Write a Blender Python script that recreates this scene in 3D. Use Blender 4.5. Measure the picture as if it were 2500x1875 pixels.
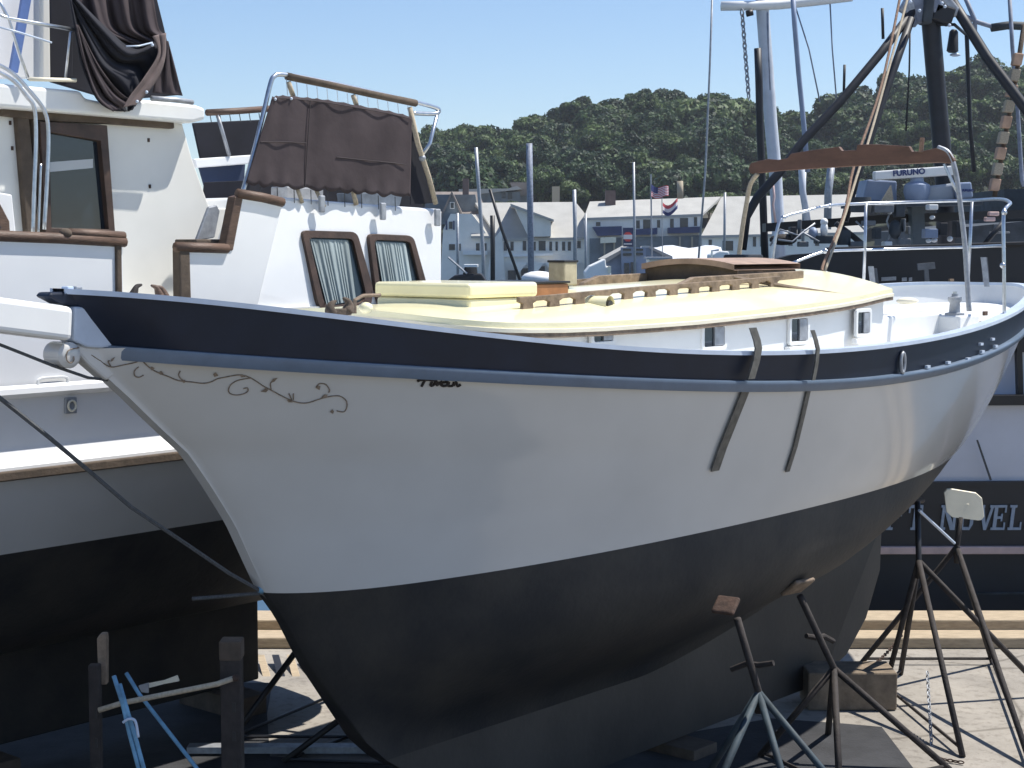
import bpy, math, random
import numpy as np
from mathutils import Vector, Matrix
from mathutils.bvhtree import BVHTree
for o in list(bpy.data.objects): bpy.data.objects.remove(o)
SC=bpy.context.scene; COL=SC.collection
R=math.radians; rnd=random.Random(7)
# ---------------- camera, sky, sun, exposure
F=4040.; HZ=600.; CH=4.0
pitch=math.atan((937.5-HZ)/F)
cd=bpy.data.cameras.new('camera'); cam=bpy.data.objects.new('camera',cd); COL.objects.link(cam)
cam.location=(0,0,CH); cam.rotation_euler=(math.pi/2-pitch,0,0)
cd.sensor_width=36; cd.lens=F/2500*36; cd.clip_start=.1; cd.clip_end=3000
SC.camera=cam
SUN_EL=62.; SUN_AZ=15.      # azimuth measured from +X towards +Y
sd=Vector((math.cos(R(SUN_EL))*math.cos(R(SUN_AZ)),math.cos(R(SUN_EL))*math.sin(R(SUN_AZ)),math.sin(R(SUN_EL))))
ld=bpy.data.lights.new('sun','SUN'); ld.energy=4.7; ld.angle=R(.53); ld.color=(1,.955,.88)
lo=bpy.data.objects.new('sun',ld); COL.objects.link(lo); lo.rotation_euler=sd.to_track_quat('Z','Y').to_euler()
wd=bpy.data.worlds.new('World'); SC.world=wd; wd.use_nodes=True
nt=wd.node_tree; bg=nt.nodes['Background']; sky=nt.nodes.new('ShaderNodeTexSky')
sky.sky_type='NISHITA'; sky.sun_disc=False; sky.sun_elevation=R(SUN_EL); sky.sun_rotation=R(90-SUN_AZ)
sky.altitude=0; sky.air_density=1.0; sky.dust_density=.0; sky.ozone_density=1.6
tint=nt.nodes.new('ShaderNodeMix'); tint.data_type='RGBA'; tint.blend_type='MULTIPLY'; tint.inputs[0].default_value=1
tint.inputs[7].default_value=(.85,.94,1.09,1); nt.links.new(sky.outputs[0],tint.inputs[6]); nt.links.new(tint.outputs[2],bg.inputs[0]); bg.inputs[1].default_value=.086
SC.view_settings.view_transform='Standard'; SC.view_settings.look='None'; SC.view_settings.gamma=1
SC.view_settings.exposure=.60
SC.render.engine='CYCLES'
# ---------------- pixel and boat frames
ANG=49.; A=Vector((math.cos(R(ANG)),math.sin(R(ANG)),0)); N=Vector((A.y,-A.x,0)); Zv=Vector((0,0,1))
ZW=1.95; O=Vector((-1.5,9.75,ZW))
fwd=Vector((0,math.cos(pitch),-math.sin(pitch))); upv=Vector((0,math.sin(pitch),math.cos(pitch))); C0=Vector((0,0,CH))
def ray(px,py): return fwd+Vector((1,0,0))*((px-1250)/F)+upv*((937.5-py)/F)
def S(u,b,z): return O+A*u+N*b+Zv*z
def onpl(px,py,p,n):
    d=ray(px,py); return C0+d*((p-C0).dot(n)/d.dot(n))
def W(px,py,b): return onpl(px,py,S(0,b,0),N)
def WU(px,py,u): return onpl(px,py,S(u,0,0),A)
def WY(px,py,y): return onpl(px,py,Vector((0,y,0)),Vector((0,1,0)))
def WZ(px,py,z): return onpl(px,py,Vector((0,0,z)),Zv)
def uz(p):
    q=p-O; return q.dot(A),q.dot(N),q.z
# ---------------- mesh builder
class MB:
    def __init__(s): s.v=[]; s.f=[]
    def add(s,vs,fs):
        k=len(s.v); s.v+= [Vector(v) for v in vs]; s.f+=[tuple(i+k for i in f) for f in fs]; return s
    def obox(s,c,ex,ey,ez):
        c=Vector(c);vs=[c+ex*a+ey*b+ez*d for a in(-1,1) for b in(-1,1) for d in(-1,1)]
        return s.add(vs,[(0,1,3,2),(4,6,7,5),(0,4,5,1),(2,3,7,6),(0,2,6,4),(1,5,7,3)])
    def box(s,c,d): return s.obox(c,Vector((d[0]/2,0,0)),Vector((0,d[1]/2,0)),Vector((0,0,d[2]/2)))
    def sbox(s,u0,u1,b0,b1,z0,z1):
        return s.obox(S((u0+u1)/2,(b0+b1)/2,(z0+z1)/2),A*(u1-u0)/2,N*(b1-b0)/2,Zv*(z1-z0)/2)
    def prism(s,poly,ext):
        n=len(poly); P=[Vector(p) for p in poly]; ext=Vector(ext)
        return s.add(P+[p+ext for p in P],[tuple(range(n)),tuple(reversed(range(n,2*n)))]+[(i,i+n,(i+1)%n+n,(i+1)%n) for i in range(n)])
    def ring(s,outer,inner,ext):
        n=len(outer); ext=Vector(ext)
        V=[Vector(p) for p in outer]+[Vector(p) for p in inner]; V+= [p+ext for p in V]; f=[]
        for i in range(n):
            j=(i+1)%n
            f+=[(i,j,n+j,n+i),(2*n+i,3*n+i,3*n+j,2*n+j),(i,2*n+i,2*n+j,j),(n+i,n+j,3*n+j,3*n+i)]
        return s.add(V,f)
    def grid(s,rows,cu=False,cv=False):
        m=len(rows);n=len(rows[0]);V=[p for r in rows for p in r];f=[]
        for i in range(m if cu else m-1):
            for j in range(n if cv else n-1):
                i2=(i+1)%m;j2=(j+1)%n; f.append((i*n+j,i*n+j2,i2*n+j2,i2*n+j))
        return s.add(V,f)
    def tube(s,pts,r,n=8,closed=False):
        P=[Vector(p) for p in pts];rows=[];k=len(P)
        rs=r if isinstance(r,(list,tuple)) else [r]*k
        up=None
        for i,p in enumerate(P):
            a=P[(i-1)%k] if closed or i>0 else p; b=P[(i+1)%k] if closed or i<k-1 else p
            t=(b-a).normalized()
            if up is None:
                up=Vector((0,0,1)) if abs(t.z)<.9 else Vector((1,0,0))
            x=t.cross(up).normalized(); up=x.cross(t).normalized()
            rows.append([p+(x*math.cos(q*2*math.pi/n)+up*math.sin(q*2*math.pi/n))*rs[i] for q in range(n)])
        k0=len(s.v); s.grid(rows,cu=closed,cv=True)
        if not closed:
            s.f.append(tuple(range(k0+n-1,k0-1,-1))); s.f.append(tuple(range(k0+(k-1)*n,k0+k*n)))
        return s
    def ball(s,c,r,sc=(1,1,1),n=10,m=7):
        c=Vector(c);rows=[]
        for i in range(m+1):
            th=math.pi*i/m; rows.append([c+Vector((math.sin(th)*math.cos(2*math.pi*j/n)*r*sc[0],math.sin(th)*math.sin(2*math.pi*j/n)*r*sc[1],math.cos(th)*r*sc[2])) for j in range(n)])
        return s.grid(rows,cv=True)
    def lathe(s,c,axis,prof,n=16):
        c=Vector(c);ax=Vector(axis).normalized();x=ax.orthogonal().normalized();y=ax.cross(x);k0=len(s.v)
        s.grid([[c+ax*h+(x*math.cos(2*math.pi*j/n)+y*math.sin(2*math.pi*j/n))*r for j in range(n)] for h,r in prof],cv=True)
        s.f.append(tuple(range(k0,k0+n))); s.f.append(tuple(range(k0+(len(prof)-1)*n,k0+len(prof)*n)))
        return s
    def chain(s,p0,p1,L=.045,r=.006,wd=.5,sag=0):
        p0=Vector(p0);p1=Vector(p1);d=(p1-p0);n=max(2,int(d.length/(L*.72)));t=d.normalized();x=t.orthogonal().normalized();y=t.cross(x)
        for i in range(n):
            c=p0+d*((i+.5)/n)-Zv*sag*4*((i+.5)/n)*(1-(i+.5)/n); q=x if i%2 else y
            s.tube([c+t*(L/2)*math.cos(a)+q*(L*wd/2)*math.sin(a) for a in [k*math.pi/4 for k in range(8)]],r,4,closed=True)
        return s
MW={}
def setp(o,label=None,cat=None,group=None,kind=None):
    if label: o['label']=label
    if cat: o['category']=cat
    if group: o['group']=group
    if kind: o['kind']=kind
    return o
def thing(name,loc,label,cat,group=None,rz=0):
    o=bpy.data.objects.new(name,None); COL.objects.link(o); o.empty_display_size=.2
    M=Matrix.Translation(Vector(loc))@Matrix.Rotation(rz,4,'Z'); o.location=loc; o.rotation_euler=(0,0,rz)
    MW[o.name]=M; return setp(o,label,cat,group)
def obj(name,mb,m,parent=None,smooth=False,bev=0,kind=None,label=None,cat=None,group=None,base=None,seg=2,auto=None,solid=0):
    me=bpy.data.meshes.new(name); 
    if parent is not None: M=MW[parent.name]
    else: M=Matrix.Translation(Vector(base)) if base is not None else Matrix.Identity(4)
    I=M.inverted(); me.from_pydata([tuple(I@v) for v in mb.v],[],mb.f); me.update()
    import bmesh
    bm=bmesh.new(); bm.from_mesh(me); bmesh.ops.remove_doubles(bm,verts=bm.verts,dist=1e-5)
    if not solid: bmesh.ops.recalc_face_normals(bm,faces=bm.faces)
    if auto is not None:
        for e in bm.edges:
            if len(e.link_faces)==2 and e.calc_face_angle(0)>R(auto): e.smooth=False
    bm.to_mesh(me); bm.free()
    o=bpy.data.objects.new(name,me); COL.objects.link(o)
    if m is not None: me.materials.append(m)
    if smooth or auto is not None:
        me.polygons.foreach_set('use_smooth',[True]*len(me.polygons))
    if parent is not None: o.parent=parent
    elif base is not None: o.location=base
    MW[o.name]=M
    if bev:
        b=o.modifiers.new('bevel','BEVEL'); b.width=bev; b.segments=seg; b.limit_method='ANGLE'; b.angle_limit=R(35)
    return setp(o,label,cat,group,kind)
# ---------------- materials
def mat(name,rgb,rough=.6,metal=0,noise=0,nscale=3,bump=0,bscale=40,coat=0,c2=None,thr=None,spec=None,stretch=None,alpha=None,trans=0):
    m=bpy.data.materials.new(name); m.use_nodes=True; t=m.node_tree; P=t.nodes['Principled BSDF']
    P.inputs['Base Color'].default_value=(*rgb,1); P.inputs['Roughness'].default_value=rough; P.inputs['Metallic'].default_value=metal
    if spec is not None: P.inputs['Specular IOR Level'].default_value=spec
    if coat: P.inputs['Coat Weight'].default_value=coat; P.inputs['Coat Roughness'].default_value=.08
    if trans: P.inputs['Transmission Weight'].default_value=trans
    tc=t.nodes.new('ShaderNodeTexCoord'); src=tc.outputs['Object']
    if stretch:
        mp=t.nodes.new('ShaderNodeMapping'); mp.inputs['Scale'].default_value=stretch; t.links.new(src,mp.inputs[0]); src=mp.outputs[0]
    if noise or c2:
        n=t.nodes.new('ShaderNodeTexNoise'); n.inputs['Scale'].default_value=nscale; n.inputs['Detail'].default_value=7; n.inputs['Roughness'].default_value=.62
        t.links.new(src,n.inputs[0]); r=t.nodes.new('ShaderNodeValToRGB'); t.links.new(n.outputs[0],r.inputs[0])
        e=r.color_ramp.elements; lo_,hi_=thr if thr else (.3,.7); e[0].position=lo_; e[1].position=hi_
        if c2: e[0].color=(*rgb,1); e[1].color=(*c2,1)
        else:
            e[0].color=(*[max(0,c*(1-noise)) for c in rgb],1); e[1].color=(*[min(1,c*(1+noise*.6)) for c in rgb],1)
        t.links.new(r.outputs[0],P.inputs['Base Color'])
    if bump:
        n=t.nodes.new('ShaderNodeTexNoise'); n.inputs['Scale'].default_value=bscale; n.inputs['Detail'].default_value=4; t.links.new(src,n.inputs[0])
        b=t.nodes.new('ShaderNodeBump'); b.inputs['Strength'].default_value=bump; b.inputs['Distance'].default_value=.01; t.links.new(n.outputs[0],b.inputs['Height']); t.links.new(b.outputs[0],P.inputs['Normal'])
    return m
M={}
def dm(k,*a,**kw): M[k]=mat(k,*a,**kw)
dm('gelcoat',(.54,.54,.525),.22,noise=.07,nscale=1.1,coat=.6,bump=.28,bscale=1.3)
dm('navy',(.008,.014,.030),.45,noise=.25,nscale=4,spec=.3)
dm('pale_blue',(.115,.16,.225),.4,noise=.15,nscale=5)
dm('cap_white',(.50,.58,.70),.35,noise=.12,nscale=5)
dm('antifoul',(.015,.017,.020),.6,bump=.35,bscale=22,spec=.35,c2=(.045,.042,.038),thr=(.36,.68),nscale=1.5)
dm('antifoul_grey',(.034,.033,.031),.6,bump=.3,bscale=25,c2=(.07,.063,.054),thr=(.3,.7),nscale=1.1)
dm('lower_hull_shade',(.52,.53,.54),.4,noise=.08,nscale=1.2,bump=.1,bscale=2)  # yacht's white lower hull, with its shade put into the colour
dm('yellow',(.90,.84,.55),.3,noise=.10,nscale=2.2,coat=.6,bump=.12,bscale=60)
dm('cream',(.80,.74,.58),.45,noise=.1,nscale=4)
dm('teak',(.11,.065,.043),.6,noise=.5,nscale=6,bump=.4,bscale=30,stretch=(1,1,4))
dm('old_teak',(.23,.17,.12),.8,noise=.55,nscale=9,bump=.5,bscale=40)
dm('orange_teak',(.36,.16,.065),.5,noise=.35,nscale=6)
dm('white_paint',(.78,.79,.78),.4,noise=.07,nscale=2)
dm('white_grp',(.78,.79,.80),.35,noise=.06,nscale=1.5,coat=.3)
dm('cream_grp',(.77,.765,.72),.45,noise=.08,nscale=1.5)
dm('glass_dark',(.012,.02,.03),.06,noise=.3,nscale=3,spec=.8)
dm('frame_brown',(.065,.038,.027),.55,noise=.5,nscale=6,bump=.3,bscale=30)
dm('curtain',(.30,.36,.37),.9,noise=.45,nscale=5,stretch=(1,1,.15))
dm('steel',(.55,.58,.62),.28,metal=.9,noise=.2,nscale=20)
dm('galv',(.36,.38,.41),.55,metal=.5,noise=.3,nscale=15)
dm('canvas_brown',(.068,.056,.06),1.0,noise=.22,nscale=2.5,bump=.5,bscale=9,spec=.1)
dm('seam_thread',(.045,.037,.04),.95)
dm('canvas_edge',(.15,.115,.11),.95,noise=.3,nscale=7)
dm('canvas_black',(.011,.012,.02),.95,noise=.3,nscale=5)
dm('canvas_navy',(.018,.032,.075),.8,noise=.2,nscale=4)
dm('black',(.012,.012,.014),.5,noise=.4,nscale=6)
dm('rust',(.07,.04,.028),.85,noise=.6,nscale=12,bump=.5)
dm('rust_dark',(.028,.022,.02),.8,noise=.6,nscale=12,bump=.4)
dm('rope',(.42,.36,.27),.9,noise=.3,nscale=60)
dm('rope_grey',(.08,.085,.09),.9,noise=.4,nscale=60)
dm('rope_rust',(.25,.16,.115),.9,noise=.4,nscale=40)
dm('blue_paint',(.16,.34,.50),.6,noise=.4,nscale=9)
dm('blue_dark',(.03,.05,.065),.7,noise=.5,nscale=9)
dm('wood_raw',(.40,.32,.22),.85,noise=.3,nscale=7,stretch=(1,6,6),bump=.3)
dm('wood_dark',(.10,.075,.055),.9,noise=.4,nscale=7,bump=.4)
dm('strap_metal',(.13,.125,.11),.6,metal=.3,noise=.4,nscale=18)
dm('varnish_scroll',(.23,.18,.135),.8,noise=.5,nscale=60)
# ---------------- ground, water
gm=mat('concrete',(.30,.275,.24),.9,noise=.28,nscale=1.1,bump=.35,bscale=30)
t=gm.node_tree; P=t.nodes['Principled BSDF']; src=P.inputs['Base Color'].links[0].from_socket
tc=t.nodes.new('ShaderNodeTexCoord'); v=t.nodes.new('ShaderNodeTexNoise'); v.inputs['Scale'].default_value=9; v.inputs['Detail'].default_value=9
v.inputs['Roughness'].default_value=.75; t.links.new(tc.outputs['Object'],v.inputs[0])
rr=t.nodes.new('ShaderNodeValToRGB'); rr.color_ramp.elements[0].position=.36; rr.color_ramp.elements[0].color=(.45,.42,.4,1); rr.color_ramp.elements[1].position=.5
t.links.new(v.outputs[0],rr.inputs[0]); mx=t.nodes.new('ShaderNodeMix'); mx.data_type='RGBA'; mx.blend_type='MULTIPLY'; mx.inputs[0].default_value=.6
t.links.new(src,mx.inputs[6]); t.links.new(rr.outputs[0],mx.inputs[7])
v3=t.nodes.new('ShaderNodeTexVoronoi'); v3.feature='DISTANCE_TO_EDGE'; v3.inputs['Scale'].default_value=.45; t.links.new(tc.outputs['Object'],v3.inputs[0])
r3=t.nodes.new('ShaderNodeValToRGB'); r3.color_ramp.elements[0].position=.0; r3.color_ramp.elements[0].color=(.35,.33,.3,1); r3.color_ramp.elements[1].position=.012; t.links.new(v3.outputs[0],r3.inputs[0])
m3=t.nodes.new('ShaderNodeMix'); m3.data_type='RGBA'; m3.blend_type='MULTIPLY'; m3.inputs[0].default_value=.7; t.links.new(mx.outputs[2],m3.inputs[6]); t.links.new(r3.outputs[0],m3.inputs[7])
t.links.new(m3.outputs[2],P.inputs['Base Color'])
QY=17.02
g=MB().box((0,(QY-60)/2,-1.5),(240,QY+60,3)); obj('quay',g,gm,kind='structure')
am=mat('painted_ground_shade',(.035,.036,.04),.95,noise=.5,nscale=2.5,bump=.5,bscale=45)
obj('painted_ground_shade',MB().prism([(-30,5,.0),(3.08,5,.0),(3.08,13.5,.0),(2.78,13.6,.0),(2.2,13.75,.0),(1.2,13.2,.0),(.2,12.7,.0),(-1.0,12.55,.0),(-1.9,12.7,.0),(-2.1,13.9,.0),(-2.2,14.9,.0),(-30,15.0,.0)],(0,0,.006)),am,kind='structure')  # dark sheet on the concrete: shade under the boats put into colour and outline
wm=mat('water',(.02,.05,.075),.08,spec=.7,bump=.35,bscale=1.2)
w=MB().add([(-900,QY-1,-1.3),(900,QY-1,-1.3),(900,185,-1.3),(-900,185,-1.3)],[(0,1,2,3)]); obj('water',w,wm,kind='structure')

# ---------------- SAILBOAT hull
def smooth_tab(tab,deg):
    x=np.array([p[0] for p in tab]);y=np.array([p[1] for p in tab]);c=np.polyfit(x,y,deg); return lambda u: float(np.polyval(c,u))
SH=[(-1.36,1.81),(-1.14,1.79),(-.66,1.74),(-.15,1.67),(.55,1.56),(1.29,1.465),(2.42,1.37),(3.36,1.325),(4.23,1.31),(5.3,1.32),(6.18,1.365),(7.12,1.455),(7.68,1.52),(8.6,1.60),(9.75,1.66)]
RB=[(-1.2,1.53),(-.36,1.44),(.69,1.34),(1.68,1.25),(2.92,1.155),(3.69,1.12),(5,1.09),(5.81,1.12),(6.87,1.2),(7.95,1.31),(9.7,1.44)]
PL=[(0,-.02),(.18,-.04),(1.03,.02),(2.02,.05),(2.84,.08),(3.84,.12),(5.19,.14),(6.56,.15),(8.75,.22)]
zsh=smooth_tab(SH,6); zrb=smooth_tab(RB,6); zpl=smooth_tab(PL,4)
STEM=[(-1.7,2.6),(-1.6,1.9),(-1.5,1.5),(-1.32,1.03),(-1.1,.78),(-.78,.53),(-.53,.34),(-.2,.15),(-.01,0),(.43,-.23),(.66,-.39),(.87,-.55),(1.05,-.76),(1.23,-.96),(1.33,-1.08),(1.41,-1.17),(1.55,-1.24),(1.68,-1.27),(1.8,-1.36)]
sx=[p[0] for p in STEM];sy=[p[1] for p in STEM]
def ust(z): return float(np.interp(z,sx,sy))
XM=4.6;BM=1.6
def bsf(u,u0=-1.37,u1=9.75):
    if u<=u0 or u>=u1: return 0.
    if u<XM: t=(XM-u)/(XM-u0); return BM*(1-t**2.1)**.8
    t=(u-XM)/(u1-XM); return BM*(1-t**2.6)**.62
def bwf(h,u0,u1):   # waterline half breadth from end fractions
    u=u0+(u1-u0)*h
    t=(u-XM)/(u1-XM) if u>XM else (XM-u)/(XM-u0)
    return 1.22*max(0,1-abs(t)**2.0)**.75+.04
def topend(u0,u1,h): # top plan remapped to row ends
    U=-1.37+(9.75+1.37)*h; return bsf(U)
HN=90
hs=[.5-.5*math.cos(math.pi*i/HN) for i in range(HN+1)]
def side(h,t):
    """t 0 = paint line, 1 = rub rail; h 0..1 along"""
    zst=-.01+(1.5+.01)*t; u0=ust(zst); u1=8.75+(9.68-8.75)*t**.8
    u=u0+(u1-u0)*h
    z=zpl(u)*(1-t)+zrb(u)*t
    if h<.12:
        k=(1-h/.12)**2; z=z*(1-k)+zst*k
    b0=bwf(h,0,8.75) ; b1=max(0,bsf(-1.37+11.12*h)-.03)
    p=1.35-.5*min(1,h/.5)
    b=b0+(b1-b0)*t**p
    e=min(1,(1-h)*40); b=b*min(1,e) if h>.97 else b
    if h==0: b=.045
    return u,max(b,.045 if h<.5 else 0),z
def P3(q,sgn=1,off=0): return S(q[0],sgn*(q[1]+off),q[2])
sail=thing('sailboat',S(0,0,-ZW),'white sailboat with navy bulwark, yellow cabin roof and black bottom propped on stands','sailboat',rz=R(ANG))
TR=22
def loft(fn,rows,rng):
    g=MB()
    for sg in (1,-1): g.grid([[P3(fn(h,t),sg) for h in hs] for t in rows])
    return g
g=MB(); rows=[i/TR for i in range(TR+1)]
g.grid([[P3(side(h,t),1) for h in hs] for t in rows]); g.grid([[P3(side(h,t),-1) for h in hs] for t in rows])
g.grid([[P3(side(0,t),s_) for s_ in (1,-1)] for t in rows])
hull=obj('hull',g,M['gelcoat'],sail,auto=50)
HV=BVHTree.FromPolygons([tuple(v) for v in g.v],g.f)
# underwater body
KZ=-1.83
def low(h,s):
    zs0=-.01; zj=-1.25
    zst=zs0+(zj-zs0)*s; u0=ust(zst); u1=8.75-(8.75-7.45)*s**.8
    u=u0+(u1-u0)*h; z0=zpl(u); zjj=-1.25+.70*max(0,(h-.42)/.58)**1.35
    z=z0+(zjj-z0)*s
    if h<.12:
        k=(1-h/.12)**2; z=z*(1-k)+zst*k
    b0=bwf(h,0,8.75); b=.09+(b0-.09)*(1+math.cos(math.pi*s**(1.75-1.0*max(0,(h-.62)/.38))))/2
    if h==0: b=.045
    return u,max(.045 if h<.5 else .0,b),z
def keel(h,s):
    zj=-1.25+.70*max(0,(h-.42)/.58)**1.35; ks=KZ if h<.9 else KZ
    z=zj+(ks-zj)*s; u0=ust(-1.25+(KZ+1.25)*s); u1=7.45-(7.45-6.35)*s
    u=u0+(u1-u0)*h
    return u,.085+.03*s if h>0 else .045,z
g=MB()
for sg in (1,-1):
    g.grid([[P3(low(h,i/16),sg) for h in hs] for i in range(17)])
g.grid([[P3(low(0,i/16),s_) for s_ in (1,-1)] for i in range(17)])
obj('bottom',g,M['antifoul'],sail,auto=60)
g=MB()
for sg in (1,-1): g.grid([[P3(keel(h,i/6),sg) for h in hs] for i in range(7)])
g.grid([[P3(keel(h,1),s_) for h in hs] for s_ in (1,-1)])
for h in (0,1): g.grid([[P3(keel(h,i/6),s_) for s_ in (1,-1)] for i in range(7)])
obj('keel',g,mat('keel_paint',(.010,.0105,.012),.55,bump=.25,bscale=18,c2=(.04,.037,.033),thr=(.38,.68),nscale=.7),sail,auto=50)
# rudder
rp=[(7.36,-.55),(7.57,-.56),(7.55,-1.0),(7.30,-1.42),(6.95,-1.7),(6.62,-1.8),(6.3,-1.8)]
g=MB().prism([S(u,.035,z) for u,z in rp],N*-.07); obj('rudder',g,M['antifoul_grey'],sail,bev=.015)
# bulwark: rub rail top -> sheer
def bul(h,t,inn=0):
    u1=9.68+.07*t; 
    u0=-1.13-.23*t
    u=u0+(u1-u0)*h; a=zrb(u);c=zsh(u); z=a+(c-a)*t
    hh=(u+1.37)/11.12; b=max(0.03 if h<.5 else 0,(bsf(u,-1.37,9.7+.06*t)-.03+.03*t)*min(1,max(0,(u-u0)/.3))**(.6*(1-t)+.001)-inn)
    if h==0: b=.05+.0*t
    if h>=1: b=0
    return u,b,z
g=MB()
for sg in (1,-1):
    g.grid([[P3(bul(h,i/4),sg) for h in hs] for i in range(5)])
g.grid([[P3(bul(0,i/4),s_) for s_ in (1,-1)] for i in range(5)])
obj('bulwark',g,M['navy'],sail,auto=50)
g=MB()
for sg in (1,-1): g.grid([[P3(bul(h,i/3,.05),sg) for h in hs[4:]] for i in range(4)])
obj('bulwark_lining',g,M['white_paint'],sail,auto=50)
# cap rail + rub rail, swept along
def sweep(fn,prof,hh,m,name,parent=sail,both=True,auto=40):
    g=MB()
    for sg in ((1,-1) if both else (1,)):
        g.grid([[P3((fn(h)[0],max(fn(h)[1]+o,0) if h>.5 else max(fn(h)[1]+o,.0),fn(h)[2]+zz),sg) for h in hh] for o,zz in prof],cu=True)
    return obj(name,g,m,parent,auto=auto)
sweep(lambda h:bul(h,1),[(.022,-.012),(.022,.016),(-.085,.016),(-.085,-.012)],hs,M['cap_white'],'cap_rail')
rh=[.0001]+hs[1:]
def rubf(h):
    u,b,z=bul(h,0); return u+.0,b,z
g=MB()
for sg in (1,-1):
    rws=[]
    for o_,z_ in [(0.0,.0),(.9,-.004),(1,-.014),(.9,-.03),(.3,-.066),(0.0,-.078),(-.5,-.04)]:
        rr_=[]
        for h in rh:
            u,b,z=rubf(h); k=.022+.026*min(1,max(0,(u-2.5)/3)); rr_.append(P3((u,max(b+o_*k,0),z+z_),sg))
        rws.append(rr_)
    g.grid(rws,cu=True)
obj('rub_rail',g,M['pale_blue'],sail,auto=60)
# deck
g=MB(); 
for sg in (1,-1): g.grid([[S(bul(h,.12,.03)[0],sg*bul(h,.12,.04)[1]*k,bul(h,.12)[2]) for h in hs] for k in (1,0)])
obj('deck',g,M['white_paint'],sail)
# stem head block, bowsprit, nose
tip=S(-1.39,0,1.8)
def cpx(l,b): return [W(x,y,b) for x,y in l]
g=MB().prism(cpx([(182,748),(214,750),(290,846),(250,850),(214,848),(180,832)],.075),N*-.15); obj('stem_block',g,M['cap_white'],sail,bev=.012)
g=MB().prism(cpx([(116,724),(124,714),(160,713),(300,728),(300,745),(215,752),(150,742)],.06),N*-.12); obj('nose_cap',g,M['navy'],sail,bev=.012)
bs0=[(182,750),(182,832)]; 
p1=W(182,750,.12);p2=W(178,833,.12);p3=W(-90,713,.12);p4=W(-90,800,.12)
g=MB().prism([p1,p2,p4,p3],N*-.24); obj('bowsprit',g,M['white_paint'],sail,bev=.03,seg=3)
g=MB().lathe(W(152,866,.0)-N*.085,N,[(0,.055),(.012,.07),(.15,.07),(.165,.055),(.17,.045)],20); obj('scroll_head',g,M['gelcoat'],sail,auto=40)
g=MB().prism(cpx([(176,838),(252,850),(300,905),(262,930),(215,890),(190,862)],.05),N*-.1); obj('beakhead',g,M['gelcoat'],sail,bev=.015)
def hh_(px,py,off=.004):
    d=ray(px,py).normalized(); r=HV.ray_cast(C0,d)
    if r[0] is None:
        return W(px,py,.092 if px<192 else .055)
    n=r[1]; 
    if n.dot(d)>0: n=-n
    return Vector(r[0])+n*off
# scrollwork
def ribbon(mb,pts,w):
    P=[hh_(*p) for p in pts]
    mb.tube(P,[w]*len(P),5)
def cr(pts,k=6):
    out=[];n=len(pts)
    for i in range(n-1):
        p=[np.array(pts[max(0,min(n-1,j))],float) for j in (i-1,i,i+1,i+2)]
        for q in range(k):
            t=q/k; out.append(tuple(.5*((2*p[1])+(-p[0]+p[2])*t+(2*p[0]-5*p[1]+4*p[2]-p[3])*t*t+(-p[0]+3*p[1]-3*p[2]+p[3])*t**3)))
    out.append(tuple(pts[-1])); return out
SCR=[[(190,848),(206,855),(230,872),(250,884),(272,895),(300,890),(326,885),(345,878)],[(345,878),(365,897),(388,910),(410,918),(435,928),(470,932),(495,935),(514,932),(530,924)],
 [(530,924),(560,918),(585,915),(612,922),(640,940),(662,952),(690,967),(720,980),(748,983),(775,975),(800,968),(828,966),(845,978),(846,995),(838,1005),(822,1002)],
 [(612,922),(580,928),(562,940),(558,955),(570,963),(590,962),(604,955),(604,946),(594,948)],
 [(338,895),(328,905),(330,917),(340,920),(350,915)],[(162,868),(165,858),(175,852),(190,850)],[(162,868),(164,880),(172,886),(180,880),(180,870)],[(440,905),(436,915),(444,926),(452,928)],
 [(771,945),(780,936),(795,938),(804,950),(802,958)],[(662,952),(660,935),(668,930)],[(712,975),(705,960)],[(716,975),(716,960)],[(272,895),(264,882),(268,880)]]
g=MB()
for sc_ in SCR: ribbon(g,cr(sc_,4),.0035)
def leaf(mb,px,py,a,l,w):
    P=[hh_(px+math.cos(a)*l*t_-math.sin(a)*w*s_,py+math.sin(a)*l*t_+math.cos(a)*w*s_,.006) for t_,s_ in ((0,0),(.35,1),(1,0),(.35,-1))]
    mb.add(P,[(0,1,2,3)])
for q in [(655,950,2.9,20,5),(662,930,-.5,18,4),(800,962,2.6,22,5),(270,882,-.8,16,3),(366,898,0,12,5),(388,908,.2,12,5),(700,975,.4,16,4),(520,912,.3,14,6),(585,915,.3,14,4),(775,940,1.2,12,6),(815,1003,3,10,6),(445,930,0,10,4),(222,866,2.4,14,4)]: leaf(g,*q)
obj('painted_scroll',g,M['varnish_scroll'],sail,solid=1)
# nameplate script (unreadable carved word)
g=MB()
NP=[[(1018,930),(1030,926),(1050,927),(1066,929)],[(1036,928),(1032,936),(1028,943)],[(1056,931),(1050,938),(1056,941),(1064,932),(1066,940)],[(1068,931),(1066,940),(1078,931),(1076,941)],[(1080,931),(1078,941),(1090,940),(1092,932),(1082,933)],[(1096,932),(1093,941),(1104,941),(1108,932)],[(1106,941),(1113,932),(1116,942),(1124,938)]]
for q in NP: ribbon(g,[hh for hh in cr(q,3)],.0085)
obj('name_script',g,M['rust_dark'],sail)
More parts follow.
